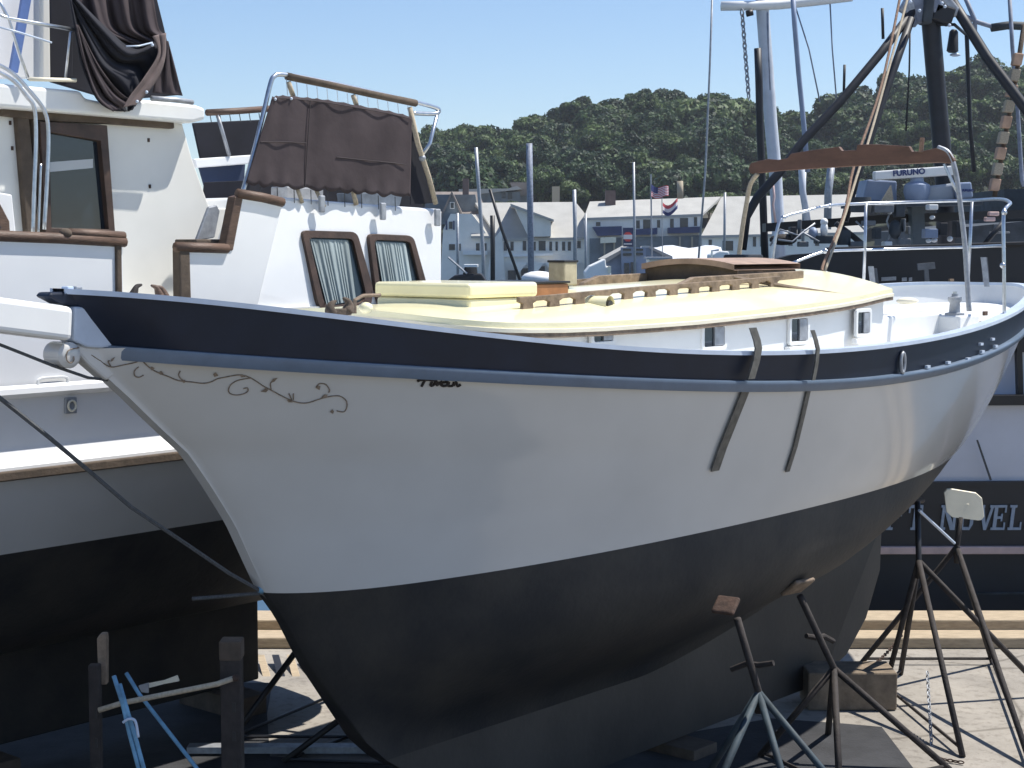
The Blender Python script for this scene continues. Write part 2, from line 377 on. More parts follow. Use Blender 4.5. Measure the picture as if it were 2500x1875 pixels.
# chainplates
for pts,w in (([(1838,800),(1848,835),(1850,852)],10),([(1984,806),(1993,835),(1998,852)],5)):
    pass
def strap(pts,w,off,m,name):
    g=MB(); P=[hh_(x,y,off) for x,y in pts]; 
    g.grid([[p-A*w,p+A*w] for p in P]); o=obj(name,g,m,sail,solid=1); s_=o.modifiers.new('solid','SOLIDIFY'); s_.thickness=.008; return o
strap([(1818,950),(1790,1020),(1762,1090),(1742,1148)],.048,.008,M['strap_metal'],'chainplate')
strap([(1971,950),(1955,1020),(1938,1090),(1919,1150)],.026,.008,M['strap_metal'],'chainplate')
def bulp(px,py,off=.05):
    best=None
    for i in range(300):
        h=.3+.6*i/300; 
        for t_ in (0,.5,1): 
            u,b,z=bul(h,t_)
        p=W(px,py,bul(h,.5)[1]+off); e=abs(uz(p)[0]-bul(h,.5)[0])
        if best is None or e<best[0]: best=(e,p)
    return best[1]
for l,w in (([(1836,800),(1846,830),(1850,850),(1845,880),(1832,925)],.040),([(1982,806),(1990,830),(1995,852),(1992,885),(1984,928)],.022)):
    P=[bulp(x,y,.055) for x,y in l]
    g=MB().grid([[p-A*w,p+A*w] for p in P]); o=obj('chainplate_head',g,M['strap_metal'],sail,solid=1); s_=o.modifiers.new('solid','SOLIDIFY'); s_.thickness=.01
p=bulp(2198,885,.0); g=MB().tube([p+A*.03*math.cos(a)+Zv*.075*math.sin(a)+N*.02 for a in [i*math.pi/8 for i in range(16)]],.014,8,closed=True); obj('hawse_ring',g,M['galv'],sail,smooth=True)
g=MB()
for x,y in [(2262,895),(2312,885),(2360,876),(2395,858),(2428,845),(2392,840),(2420,828)]:
    p=bulp(x,y,.0); obj('scupper_trim',MB().obox(p+N*.01,A*.025,N*.012,Zv*.010),M['cap_white'],sail)
# ---------------- cabin trunk
EV=[(.3,1.55),(.68,1.55),(1.24,1.54),(1.78,1.53),(3.05,1.54),(4.25,1.57),(5.28,1.60),(5.9,1.64)]
def zev(u): return float(np.interp(u,[p[0] for p in EV],[p[1] for p in EV]))
OL=cr([(.68,0),(.685,.2),(.70,.42),(.77,.68),(.95,.88),(1.24,.985),(1.9,1.03),(3,1.05),(4.6,1.03),(5.8,.97)],6)+[(5.93,.9),(5.93,0)]
def crown(u,b,bm=1.04): return zev(u)+(.08+.10*min(1,max(0,(u-.8)/2.2)))*(1-min(1,abs(b)/bm)**2)
def roofgrid(off,dz,KS=9):
    rows=[]
    for k in range(-KS,KS+1):
        s_=k/KS; rows.append([S(u if b>0 or i>5 else u,(b+off if b>0 else 0)*s_,crown(u,(b)*s_)+dz) for i,(u,b) in enumerate(OLF)])
    return rows
UO=[.682,.69,.70,.72,.75,.79,.84,.9,1.0,1.15,1.3,1.6,2,2.5,3,3.5,4,4.5,5,5.4,5.8,5.93]
def bro(u):
    xs=[p[0] for p in OL[:-2]];ys=[p[1] for p in OL[:-2]]; return float(np.interp(u,xs,ys))
def slab(off,z0,z1,m,name,bev=.012,um=0):
    g=MB();K=10
    top=[[S(u-(um if u<.72 else 0)+(um if u>5.9 else 0),(bro(u)+off)*k/K,crown(u,bro(u)*k/K)+z1) for k in range(-K,K+1)] for u in UO]
    bot=[[p+Zv*(z0-z1) for p in r] for r in top]
    g.grid(top); g.grid(bot)
    for e in (0,-1): g.grid([[r[e] for r in top],[r[e] for r in bot]]); 
    g.grid([top[0],bot[0]]); g.grid([top[-1],bot[-1]])
    return obj(name,g,m,cabin,bev=bev,auto=45)
cabin=obj('cabin',MB().add([S(.5,0,1.3)]*3,[(0,1,2)]) if False else (lambda g:(g.grid([[S(u+(.05 if u<.72 else 0)-(.06 if u>5.9 else 0),s_*(bro(u)-.05),z) for z in (1.0,crown(u,bro(u))-.02)] for u in UO]) if False else [g.grid([[S(u+(.05 if u<.72 else 0)-(.06 if u>5.9 else 0),s_*(max(0.02,bro(u)-.05)),z) for z in (1.0,zev(u)-.01)] for u in UO]) for s_ in (1,-1)] and g.grid([[S(5.87,b,1.0),S(5.87,b,crown(5.9,b)-.02)] for b in (-.85,-.4,0,.4,.85)])))(MB()),M['white_paint'],sail,auto=45)
slab(0,-.004,.034,M['yellow'],'roof')
slab(.012,-.028,-.004,M['cream'],'roof_edge',bev=.008)
slab(.006,-.058,-.028,M['old_teak'],'roof_trim',bev=.006)
# ports
def port(px,py,w,h,half=False):
    p=W(px,py,.985); u,b,z=uz(p)
    f=MB(); out=[];inn=[]
    for (sx_,sz) in ((-1,-1),(1,-1),(1,1),(-1,1)):
        for a in range(4):
            ca={(-1,-1):180,(1,-1):270,(1,1):0,(-1,1):90}[(sx_,sz)]+a*30
            out.append(S(u+sx_*(w-.03)+.03*math.cos(R(ca)),.99,z+sz*(h-.03)+.03*math.sin(R(ca))))
            inn.append(S(u+sx_*(w-.045)+.015*math.cos(R(ca)),.99,z+sz*(h-.045)+.015*math.sin(R(ca))))
    f.ring(out,inn,N*.025); o=obj('port',f,M['white_paint'],cabin,bev=.004)
    obj('pane',MB().sbox(u-w+.03,u+w-.03,.985,1.002,z-h+.03,z+h-.03),M['glass_dark'],o)
    obj('sliding_pane',MB().sbox(u-.0,u+w-.04,1.003,1.015,z-h+.035,z+h-.035),M['galv'],o)
    obj('sill',MB().sbox(u-w-.03,u+w+.03,.99,1.035,z-h-.045,z-h-.006),M['white_paint'],o,bev=.005)
for q in ((1466,814,.13,.08),(1737,821,.155,.10),(1945,805,.145,.115),(2102,788,.125,.115)): port(*q)
# forward hatch
u1_,_,_=uz(W(1145,745,.42)); 
def sb(name,u0,u1,b0,b1,z0,z1,m,par=None,bev=.012):
    return obj(name,MB().sbox(u0,u1,b0,b1,z0,z1),m,par or cabin,bev=bev)
hz=crown(u1_,.42)
hb=sb('forward_hatch',u1_,u1_+.66,-.42,.42,hz-.03,hz+.085,M['yellow'],bev=.02)
obj('hatch_lid',MB().sbox(u1_-.012,u1_+.672,-.432,.432,hz+.088,hz+.185),M['yellow'],hb,bev=.025,seg=3)
print('HATCH',u1_,hz)
ua,_,za=uz(W(1281,722,.30)); ub,_,_=uz(W(1388,722,.30)); print('brown',ua,ub,za)
bx=sb('mast_box',ua,ub,-.25,.30,crown(ua,.3)-.03,za+.075,M['orange_teak'],bev=.008)
obj('mast_box_lid',MB().sbox(ua-.01,ub+.01,-.26,.31,za+.077,za+.092),M['black'],bx,bev=.004)
p=W(1374,668,.0)
buck=thing('chimney_cap',p,'small pale box-shaped stove chimney on the brown mast box','chimney')
obj('sleeve',MB().obox(p,A*.075,N*.075,Zv*.085),M['cream'],buck,bev=.012).data.materials[0]=mat('chimney_cloth',(.42,.38,.28),.9,noise=.25,nscale=14)
obj('lid',MB().obox(p+Zv*.088,A*.08,N*.08,Zv*.008),M['black'],buck,bev=.003)
obj('pipe',MB().tube([p-Zv*.18,p-Zv*.08],.045,12),M['black'],buck)
# handrails with cutouts
def handrail(b,px0,px1,py0,py1,n,m):
    a=uz(W(px0,py0,b))[0]; c=uz(W(px1,py1,b))[0]; T=.085; L=c-a; w=L/n
    for i in range(1): pass
    g=MB()
    zt=lambda u: crown(u,b)+.034
    for i in range(n):
        s0=a+w*i
        # post, then arch
        def q(u,k): return S(u,b,zt(u)-.004+k*T)
        if i==0: poly=[q(s0-.12,0),q(s0-.06,.7),q(s0,1),q(s0+.07,1),q(s0+.05,.7),q(s0+.02,0)]
        pw=.055
        g.prism([q(s0-pw,0),q(s0-pw*.9,.45),q(s0-pw*1.6,.62),q(s0-pw*1.6,.98),q(s0+pw*1.6,.98),q(s0+pw*1.6,.62),q(s0+pw*.9,.45),q(s0+pw,0)],N*-.028)
        if i<n-1: g.prism([q(s0+pw*1.6,.62),q(s0+w-pw*1.6,.62),q(s0+w-pw*1.6,.98),q(s0+pw*1.6,.98)],N*-.028)
    o=obj('handrail',g,m,cabin,bev=.004); return o
handrail(.62,1290,1935,760,705,12,M['old_teak'])
handrail(-.62,1290-330,1935-330,720,680,12,M['old_teak'])
# main sliding hatch, rails
def onroof(px,py,dz=.034):
    # intersect with cambered roof by iteration
    z=1.65
    for _ in range(12):
        p=WZ(px,py,ZW+z); u,b,_z=uz(p); z=crown(min(5.9,max(.3,u)),max(-1,min(1,b)))+dz
    return uz(p)
# sliding hatch with its rails
sh_=sb('sliding_hatch',4.5,5.36,-.45,.40,1.70,1.86,M['old_teak'],bev=.01)
g=MB(); 
def arch(u,dz): return [S(u,b,1.862+.045*(1-((b+.025)/.44)**2)+dz) for b in [-.47+.89*i/10 for i in range(11)]]
g.grid([arch(4.42,0),arch(5.39,0),arch(5.39,.045),arch(4.42,.045)],cu=True)
for u in (4.42,5.39): g.grid([arch(u,0),arch(u,.045)])
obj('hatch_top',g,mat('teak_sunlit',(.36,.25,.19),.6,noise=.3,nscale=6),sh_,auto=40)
obj('hatch_front',MB().prism(arch(4.47,-.002)+[S(4.47,.38,1.70),S(4.47,-.45,1.70)],A*.02),M['wood_dark'],sh_)
for b0,n_ in ((.40,0),(-.45,1)):
    q=lambda u,z:S(u,b0,z)
    zz=crown(4,.4)
    o=obj('hatch_rail',MB().prism([q(3.62,zz+.01),q(3.66,zz+.05),q(3.85,zz+.10),q(5.4,zz+.13),q(5.4,zz-.03),q(3.62,zz-.03)],N*(.05 if b0>0 else -.05)),M['old_teak'],cabin,bev=.006)
q_=W(1815,632,-.85); obj('dark_hatch_box',MB().obox(q_-Zv*.05,A*.16,N*.12,Zv*.09),M['black'],cabin,bev=.02)
a_=W(1780,675,.42);b_=W(2062,722,.92)
obj('deck_batten',MB().tube([a_,(a_+b_)/2-Zv*.005,b_],.018,6),M['old_teak'],cabin)
# ventilator cowl
p=W(1490,752,.72); 
g=MB(); x_=(N*.9+A*.25).normalized(); y_=Zv.cross(x_)
rows=[]
for t_ in (0,.3,.6,1):
    c=p-x_*.22*(1-t_); w=.066+.014*t_
    rows.append([c+y_*w*math.cos(a)+Zv*(.062*math.sin(a)+.02) for a in [i*math.pi/8 for i in range(16)]])
g.grid(rows,cv=True); g.f.append(tuple(range(16)))
vt=obj('vent_cowl',g,M['yellow'],cabin,auto=50)
obj('vent_mouth',MB().lathe(p-x_*.02,x_,[(0,.052),(.022,.052)],16),M['black'],vt)
p=W(893,752,.36); obj('vent_cowl',MB().ball(p,.045,(1,1,.8)),M['yellow'],cabin,smooth=True)
obj('vent_guard',MB().tube([p+A*-.09-Zv*.03,p-A*.09+Zv*.05,p-A*.02+Zv*.075,p+A*.12+Zv*.075],.012,6),M['old_teak'],cabin)
# cockpit
ck=thing('cockpit_coaming',S(6.5,0,1.1),'','') if False else None
def ss(name,u0,u1,b0,b1,z0,z1,m,bev=.02,par=None): return obj(name,MB().sbox(u0,u1,b0,b1,z0,z1),m,par or sail,bev=bev,seg=3)
ss('coaming',5.95,7.55,.62,.80,1.05,1.46,M['white_paint']); ss('coaming',5.95,7.55,-.80,-.62,1.05,1.46,M['white_paint'])
ss('seat',6.0,7.5,.2,.62,1.05,1.33,M['cream']); ss('seat',6.0,7.5,-.62,-.2,1.05,1.33,M['cream'])
ss('winch_base',7.1,7.5,.78,1.0,1.05,1.44,M['white_paint']); ss('aft_locker',7.6,8.5,-.55,.75,1.1,1.42,M['white_paint'])
p=W(2331,742,.9); wn=obj('winch',MB().lathe(p-Zv*.11,Zv,[(0,.085),(.03,.085),(.035,.05),(.12,.045),(.14,.06),(.17,.06),(.175,.03),(.2,.028)],20),M['galv'],sail,auto=40)
obj('winch_handle_socket',MB().lathe(p+Zv*.09,Zv,[(0,.02),(.02,.02)],10),M['steel'],wn)
pf=W(2215,735,-.3)
obj('deck_fitting',MB().ball(pf,.07,(1.6,.6,.5)),M['cream'],sail,smooth=True)
for x in (2322,2370,2440): 
    q=W(x,684,-.95); obj('cleat',MB().obox(q,A*.05,N*.012,Zv*.014).obox(q-Zv*.025,A*.02,N*.012,Zv*.02),M['old_teak'],sail,bev=.004)
for x,y,b in ((2392,790,1.1),(2405,765,1.05),(2432,780,1.15)):
    q=W(x,y,b-.15); obj('deck_cleat',MB().obox(q,A*.035,N*.012,Zv*.02),M['teak'],sail,bev=.004)
# stern rail
def wy(l): return [WY(x,y,d) for x,y,d in l]
pr_=thing('stern_rail',S(8,0,1.5),'','') if False else None
def crv(P,k=5):
    P=[Vector(p) for p in P];o=cr([tuple(p) for p in P],k) if False else None
    out=[];n=len(P)
    for i in range(n-1):
        p=[P[max(0,min(n-1,j))] for j in (i-1,i,i+1,i+2)]
        for q in range(k):
            t=q/k; out.append(.5*((2*p[1])+(-p[0]+p[2])*t+(2*p[0]-5*p[1]+4*p[2]-p[3])*t*t+(-p[0]+3*p[1]-3*p[2]+p[3])*t**3))
    out.append(P[-1]); return out
g=MB().tube(crv(wy([(2452,772,14.25),(2451,650,14.25),(2450,530,14.3),(2456,508,14.4),(2466,495,14.6),(2440,486,15.4),(2370,489,16.1),(2240,493,16.4),(2112,497,16.3),(2025,502,16.0),(1960,517,15.8),(1912,532,15.65),(1897,562,15.6),(1885,640,15.6)])),.016,10)
sr=obj('stern_rail',g,M['steel'],sail,smooth=True)
obj('rail_lower',MB().tube(crv(wy([(2452,604,14.25),(2440,600,15.3),(2370,603,16.1),(2240,606,16.4),(2112,610,16.3),(2040,612,16.0),(2005,616,15.9),(1935,642,15.7),(1880,668,15.6)])),.014,8),M['steel'],sr,smooth=True)
for l in ([(2373,490,16.1),(2368,600,16.1),(2363,690,16.1)],[(2114,497,16.3),(2112,600,16.3),(2108,700,16.3)]):
    obj('rail_post',MB().tube(wy(l),.016,8),M['steel'],sr,smooth=True)
for l in [(2025,502,16),(1912,532,15.65),(2014,613,15.9),(2452,519,14.3),(2448,648,14.24)]:
    obj('rail_joint',MB().ball(WY(*l),.026),M['steel'],sr,smooth=True)
for l in ([(2125,650,16.3),(2133,705,16.3)],[(2400,628,16.2),(2410,700,16.2)]): obj('stern_batten',MB().prism([WY(l[0][0]-5,l[0][1],16.6),WY(l[0][0]+8,l[0][1],16.6),WY(l[1][0]+6,l[1][1],16.6),WY(l[1][0]-6,l[1][1],16.6)],(0,.02,0)),M['galv'],sail)
# boom gallows
ga=thing('boom_gallows',S(6.7,0,1.4),'','') if False else None
top=[(1832,398),(1850,393),(1875,388),(1900,390),(1922,386),(1930,375),(1985,366),(2048,358),(2055,368),(2090,366),(2092,353),(2140,352),(2219,357),(2226,370),(2250,369),(2290,360),(2318,372),(2330,392)]
bot=[(2325,400),(2290,397),(2200,401),(2080,406),(1980,412),(1905,417),(1860,422),(1832,424),(1826,412)]
gw=obj('gallows_board',MB().prism([WU(x,y,6.7) for x,y in top+bot],A*.05),mat('gallows_teak',(.125,.062,.040),.6,noise=.35,nscale=5,stretch=(1,1,3)),sail,bev=.008)
obj('gallows_post',MB().tube(crv([WU(x,y,6.72) for x,y in [(2290,360),(2312,370),(2325,392),(2335,430),(2342,480),(2355,590),(2360,660),(2366,760)]]),.022,10),M['galv'],gw,smooth=True)
obj('gallows_post',MB().tube(crv([WU(x,y,6.72) for x,y in [(1850,424),(1832,450),(1822,500),(1812,560),(1802,640)]]),.022,10),M['rope'],gw,smooth=True)
obj('gallows_brace',MB().tube([WU(2305,400,6.72),WU(2325,445,6.74),WU(2338,470,6.76)],.014,8),M['steel'],gw)
obj('peg',MB().tube([WU(2248,372,6.7),WU(2252,336,6.7)],.02,8),M['rope_rust'],gw)
# two ropes rising from the roof
for l,m_ in (([(2008,662),(2012,640),(2062,520),(2085,405),(2150,215),(2196,0),(2220,-140)],M['rope_rust']),([(2013,664),(2058,540),(2092,430),(2120,345),(2150,240),(2212,10),(2240,-100)],M['rope'])):
    l=[(x,y,14.3+(662-y)/662*2.4) for x,y in l]
    g=MB().tube(crv(wy(l)),.013,6); o=obj('rigging_rope',g,m_,None,smooth=True,base=WY(*l[0]))
    if m_ is M['rope']: setp(o,'pale rope slanting up from the aft end of the yellow roof','rope',group='ropes above the yellow roof')
    else: setp(o,'rusty brown rope slanting up beside the pale rope','rope',group='ropes above the yellow roof')
p=W(2010,668,.05); obj('rope_block',MB().ball(p,.04,(1.4,1,.7)),M['galv'],cabin,smooth=True)
# bow details: anchor hooks, cleats
for (x,y,w_) in ((330,720,1),(385,722,-1),(398,724,-1)):
    P=[W(x-8*w_,y+8,0),W(x-2*w_,y-8,0),W(x+4*w_,y-20,0),W(x+16*w_,y-25,0)]
    obj('fairlead_horn',MB().tube(crv(P),[.03-.024*i/15 for i in range(16)],8),M['teak'] if w_<0 else M['rust_dark'],sail,smooth=True)
for x,m_ in ((165,'cap_white'),(186,'galv')):
    obj('bow_cleat',MB().obox(W(x,708,0),A*.02,N*.03,Zv*.02),M[m_],sail,bev=.006)
g=MB()
P1=hh_(805,765,.0);
for x,y,s_ in ((806,745,1),(852,738,-1)):
    P=[W(x+4*s_,y+22,.5),W(x,y+10,.5),W(x+3*s_,y-2,.5),W(x+14*s_,y-10,.5)]
    obj('chock_horn',MB().tube(crv(P),[.035,.035,.034,.033,.032,.03,.028,.026,.024,.022,.02,.018,.015,.012,.01,.008],8),M['wood_dark'],sail,smooth=True)
obj('chock_base',MB().obox(W(826,762,.5),A*.09,N*.02,Zv*.02),M['wood_dark'],sail,bev=.006)
# bobstay ropes
l=[(-60,818),(60,865),(130,893),(215,922),(262,928)]
setp(obj('bobstay_rope',MB().tube([W(x,y,.02) for x,y in l],.009,6),M['rope_grey'],None,base=W(0,840,.02)),'thin dark rope running from the bow edge of the picture to the beakhead','rope')
l=[(-60,925),(0,972),(120,1068),(200,1135),(320,1238),(450,1325),(560,1400),(642,1446)]
setp(obj('bobstay_wire',MB().tube([W(x,y,.0) for x,y in l],.012,6),M['rope_grey'],None,base=W(0,972,0)),'long dark stay slanting down to the stem at the white hull waterline','stay')
obj('stem_fitting',MB().ball(W(640,1438,0),.035,(1,1,.8)),M['blue_paint'],sail,smooth=True)
obj('stem_lashing',MB().tube([W(470,1462,-.2),W(560,1455,-.15),W(640,1448,0),W(655,1462,0)],.012,6),M['rope_grey'],sail,smooth=True)

dm('fv_like',(.12,.15,.19),.8,noise=.4,nscale=9)
# ================= BOAT 2: motor trawler yacht
B2=-2.0
yt=thing('trawler_yacht',S(1,-3.6,-ZW),'white motor yacht with teak trim and brown canvas covers behind the sailboat','motor yacht',rz=R(ANG))
def ext(prof,us,m,name,par=yt,auto=40,bev=0):
    g=MB(); g.grid([[S(u,b,z) for b,z in prof] for u in us]); return obj(name,g,m,par,auto=auto)
US=[-7,-4,-2,0,1,2,3,3.8]
prof=[(-2.0,2.09),(-2.0,1.14)]
# left bulwark (to gate), right bulwark
def wpoly(l,b): return [W(x,y,b) for x,y in l]
def bpr(name,l,b,th,m,par=yt,bev=.01): return obj(name,MB().prism(wpoly(l,b),N*-th),m,par,bev=bev)
obj('port_bulwark',MB().sbox(-7,.50,-2.06,-2.0,1.1,2.09),M['white_grp'],yt,bev=.01)
pts=[(1.0,1.1),(1.0,2.02),(1.40,2.02),(1.56,2.42),(1.95,2.35),(1.68,1.55),(1.62,1.1)]
obj('aft_bulwark',MB().prism([S(u,-2.0,z) for u,z in pts],N*-.07),M['white_grp'],yt,bev=.01)
obj('sill_band',MB().sbox(.5,1.0,-2.06,-2.0,1.1,1.6),M['white_grp'],yt)
topside=[(-1.985,1.14),(-1.955,1.12),(-1.95,1.085),(-1.985,1.065),(-2.02,1.05),(-2.05,.9),(-2.075,.74),(-2.06,.68),(-2.02,.635),(-1.985,.605),(-1.985,.585)]
ext(topside,[-7,3.8],M['white_grp'],'hull_side',auto=35)
obj('rub_strake',MB().sbox(-7,3.85,-2.06,-1.955,.52,.584),M['wood_dark'],yt,bev=.01)
ext([(-2.0,.56),(-2.04,.4),(-2.12,.2),(-2.22,-.01)],[-7,3.8],M['lower_hull_shade'],'lower_hull',auto=60)
ext([(-2.22,-.01),(-2.36,-.28),(-2.6,-.62),(-3.0,-.9),(-3.52,-1.05)],[-7,3.8],M['antifoul'],'bottom',auto=60)
ext([(-3.68,-1.05),(-4.2,-.9),(-4.6,-.62),(-5.0,-.01),(-5.2,.56),(-5.2,1.9)],[-7,3.8],M['antifoul'],'far_side',auto=60)
obj('transom',MB().prism([S(3.8,b,z) for b,z in ((-2.0,1.6),(-2.0,.5),(-2.22,0),(-2.6,-.62),(-3.0,-.9),(-3.6,-1.05),(-4.2,-.9),(-4.6,-.62),(-5,0),(-5.2,.56),(-5.2,1.6))],A*-.03),M['white_grp'],yt)
obj('keel',MB().sbox(-7,2.95,-3.68,-3.52,-1.75,-1.0),M['antifoul'],yt,bev=.02)
obj('deck',MB().sbox(-7,3.8,-5.2,-2.05,1.5,1.58),M['cream_grp'],yt)
# scupper moulding and deck fitting on side
p=W(128,932,-1.99); g=MB(); 
o_=[];i_=[]
for k in range(24):
    a=2*math.pi*k/24; sx_=math.copysign(abs(math.cos(a))**.5,math.cos(a)); sz=math.copysign(abs(math.sin(a))**.6,math.sin(a))
    o_.append(p+A*.125*sx_+Zv*.038*sz); i_.append(p+A*.105*sx_+Zv*.022*sz)
obj('scupper_moulding',g.ring(o_,i_,N*.015),M['white_paint'],yt,bev=.004)
p=W(172,990,-2.02); fx=obj('hull_fitting',MB().obox(p,A*.045,N*.012,Zv*.055),M['galv'],yt,bev=.006)
obj('fitting_ring',MB().tube([p+N*.02+A*.03*math.cos(a)+Zv*.035*math.sin(a) for a in [k*math.pi/6 for k in range(12)]],.008,6,closed=True),M['cream'],fx)
obj('hull_seam',MB().sbox(-.6,1.5,-2.0,-1.98,.795,.8),M['galv'],yt) if False else None
# teak rails
def rail(name,l,b,r,m='teak',par=yt): return obj(name,MB().tube([W(x,y,b) for x,y in l],r,8),M[m],par,smooth=True)
rail('cap_rail',[(-300,562),(0,576),(150,582),(305,591)],-2.0,.036)
rail('cap_rail',[(160,568),(230,571),(303,576)],-2.0,.03); obj('rail_knob',MB().ball(W(160,570,-2.0),.045,(1,1,.8)),M['wood_dark'],yt,smooth=True)
rail('cap_rail',[(428,603),(500,605),(555,607)],-2.0,.036)
bpr('rail_riser',[(548,612),(574,480),(596,474),(570,612)],-1.99,.09,M['teak'])
rail('cap_rail',[(580,472),(640,482),(690,494)],-2.0,.036)
bpr('gate_post',[(284,594),(298,594),(300,740),(286,740)],-1.98,.09,M['wood_dark'])
bpr('gate_post',[(439,606),(464,608),(468,745),(441,745)],-1.98,.09,M['wood_dark'])
bpr('seat_board',[(478,590),(510,505),(530,500),(538,515),(525,580)],-2.25,.03,M['old_teak']).data.materials[0]=M['galv']
bpr('step_board',[(478,596),(478,584),(540,584),(545,596)],-2.1,.25,M['wood_dark'])
# pilothouse
ph=bpr('pilothouse',[(-350,250),(0,262),(280,285),(445,300),(470,390),(512,508),(565,508),(565,770),(-350,770)],-2.62,2.0,M['cream_grp'])
obj('roof_slab',MB().prism(wpoly([(-350,205),(0,203),(198,222),(210,240),(300,258),(355,243),(480,256),(502,264),(502,292),(470,300),(0,262),(-350,240)],-2.46),N*-2.6),M['white_paint'],yt,bev=.025,seg=3)
bpr('header_trim',[(7,263),(425,293),(427,314),(265,302),(120,296),(7,282)],-2.56,.07,M['wood_dark'])
bpr('door_post',[(40,268),(70,268),(98,575),(66,575)],-2.57,.07,M['wood_dark']); bpr('door_post',[(78,268),(88,268),(118,575),(108,575)],-2.57,.07,M['wood_dark'])
fr=[(98,296),(262,306),(282,572),(112,576)]; gl=[(120,322),(246,344),(266,560),(126,556)]
o=obj('cabin_window',MB().ring(wpoly(fr,-2.55),wpoly(gl,-2.55),N*-.07),M['frame_brown'],yt,bev=.006)
obj('pane',MB().prism(wpoly(gl,-2.60),N*-.01),M['glass_dark'],o)
obj('blind',MB().prism(wpoly([(120,396),(226,388),(226,410),(120,420)],-2.592),N*.006),mat('blind_white',(.5,.52,.52),.7),o)
for q in ((25,300),(30,362),(363,342),(366,455)): obj('screw_stain',MB().obox(W(*q,-2.615),A*.008,N*.004,Zv*.014),M['rust'],ph)
bpr('side_window',[(-60,480),(-5,485),(24,540),(26,572),(-60,572)],-2.5,.05,M['teak'])
bpr('glass_edge',[(-60,500),(-12,500),(4,560),(-60,560)],-2.49,.05,M['glass_dark'])
bpr('side_panel',[(-60,470),(0,470),(30,475),(40,572),(-60,572)],-2.55,.05,M['white_grp'])
# fly bridge
bpr('bridge_panel',[(-350,-60),(104,-60),(104,192),(-350,192)],-2.9,.04,M['white_grp'])
bpr('bridge_panel_edge',[(104,-60),(121,-60),(124,192),(104,192)],-2.86,.08,M['cream_grp'])
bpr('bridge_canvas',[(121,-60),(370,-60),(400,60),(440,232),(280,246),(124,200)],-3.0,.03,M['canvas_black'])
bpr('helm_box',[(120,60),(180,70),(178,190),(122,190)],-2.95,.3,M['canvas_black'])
obj('blue_strut',MB().prism(wpoly([(58,-20),(80,-20),(44,178),(26,172)],-2.75),N*-.03),mat('blue_plastic',(.12,.2,.45),.5,noise=.2),yt)
def drape(name,L,Rr,b,m,amp=.03,freq=9,rows=26,cols=40,ph_=0,par=yt,cx=0):
    Lp=cr(L,6);Rp=cr(Rr,6);out=[]
    def at(Pt,t):
        k=t*(len(Pt)-1);i=min(int(k),len(Pt)-2);f=k-i; return (Pt[i][0]*(1-f)+Pt[i+1][0]*f,Pt[i][1]*(1-f)+Pt[i+1][1]*f)
    for i in range(rows+1):
        t_=i/rows;a=at(Lp,t_);c=at(Rp,t_);r=[]
        for j in range(cols+1):
            s_=j/cols; x=a[0]+(c[0]-a[0])*s_; y=a[1]+(c[1]-a[1])*s_+cx*math.sin(math.pi*s_)
            d=amp*(math.sin(freq*s_*math.pi+ph_+1.2*math.sin(3*t_+ph_))+.5*math.sin(freq*2.3*s_*math.pi+2*t_+ph_*2))*(.35+.65*math.sin(math.pi*min(1,t_*.9+.1)))
            r.append(W(x,y,b+d))
        out.append(r)
    o=obj(name,MB().grid(out),m,par,smooth=True,solid=1); s_=o.modifiers.new('solid','SOLIDIFY'); s_.thickness=.006; return o
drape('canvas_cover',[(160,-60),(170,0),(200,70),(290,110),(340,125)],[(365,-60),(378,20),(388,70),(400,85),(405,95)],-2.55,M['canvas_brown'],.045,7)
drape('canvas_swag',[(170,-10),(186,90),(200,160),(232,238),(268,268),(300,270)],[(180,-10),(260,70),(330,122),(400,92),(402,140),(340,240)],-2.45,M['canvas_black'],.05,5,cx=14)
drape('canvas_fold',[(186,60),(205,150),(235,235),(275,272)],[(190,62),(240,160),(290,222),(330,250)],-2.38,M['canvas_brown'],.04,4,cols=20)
drape('canvas_hem',[(372,88),(385,130),(350,190),(318,232),(300,262)],[(404,80),(402,140),(385,190),(350,236),(330,256)],-2.36,M['canvas_edge'],.01,3,cols=10)
drape('canvas_tail',[(402,100),(385,170),(372,226)],[(410,100),(428,170),(446,234)],-2.5,M['canvas_brown'],.02,4,cols=14)
for q in ((372,110),(358,225),(335,248)): obj('grommet',MB().ball(W(*q,-2.33),.012),M['cap_white'],yt,smooth=True)
rail('cover_cord',[(308,113),(340,112),(372,104)],-2.35,.006,'cap_white')
# stainless tubes
rail('grab_tube',[(-20,30),(20,45),(90,57),(178,72)],-2.42,.014,'steel'); rail('grab_tube',[(-10,-15),(20,45),(48,135),(68,190)],-2.42,.012,'steel')
rail('grab_line',[(-10,64),(50,80),(126,104)],-2.38,.007,'cap_white'); rail('grab_tube',[(72,193),(185,196)],-2.38,.014,'cream')
rail('wiper_arm',[(160,190),(172,80),(180,72)],-2.42,.01,'steel')
def curve_t(name,l,b,r,m,par=yt): return obj(name,MB().tube(crv([W(x,y,b) for x,y in l]),r,10),M[m],par,smooth=True)
curve_t('bent_tube',[(-20,150),(30,178),(75,225),(108,270),(118,320),(116,420),(108,560)],-2.30,.014,'steel')
curve_t('bent_tube',[(-20,168),(30,195),(65,235),(84,265),(88,340),(84,450),(80,570)],-2.28,.014,'steel')
curve_t('bent_tube',[(100,400),(97,480),(94,570)],-2.28,.008,'steel')
rail('cowl_edge',[(370,240),(430,244),(470,250)],-2.4,.02,'galv')
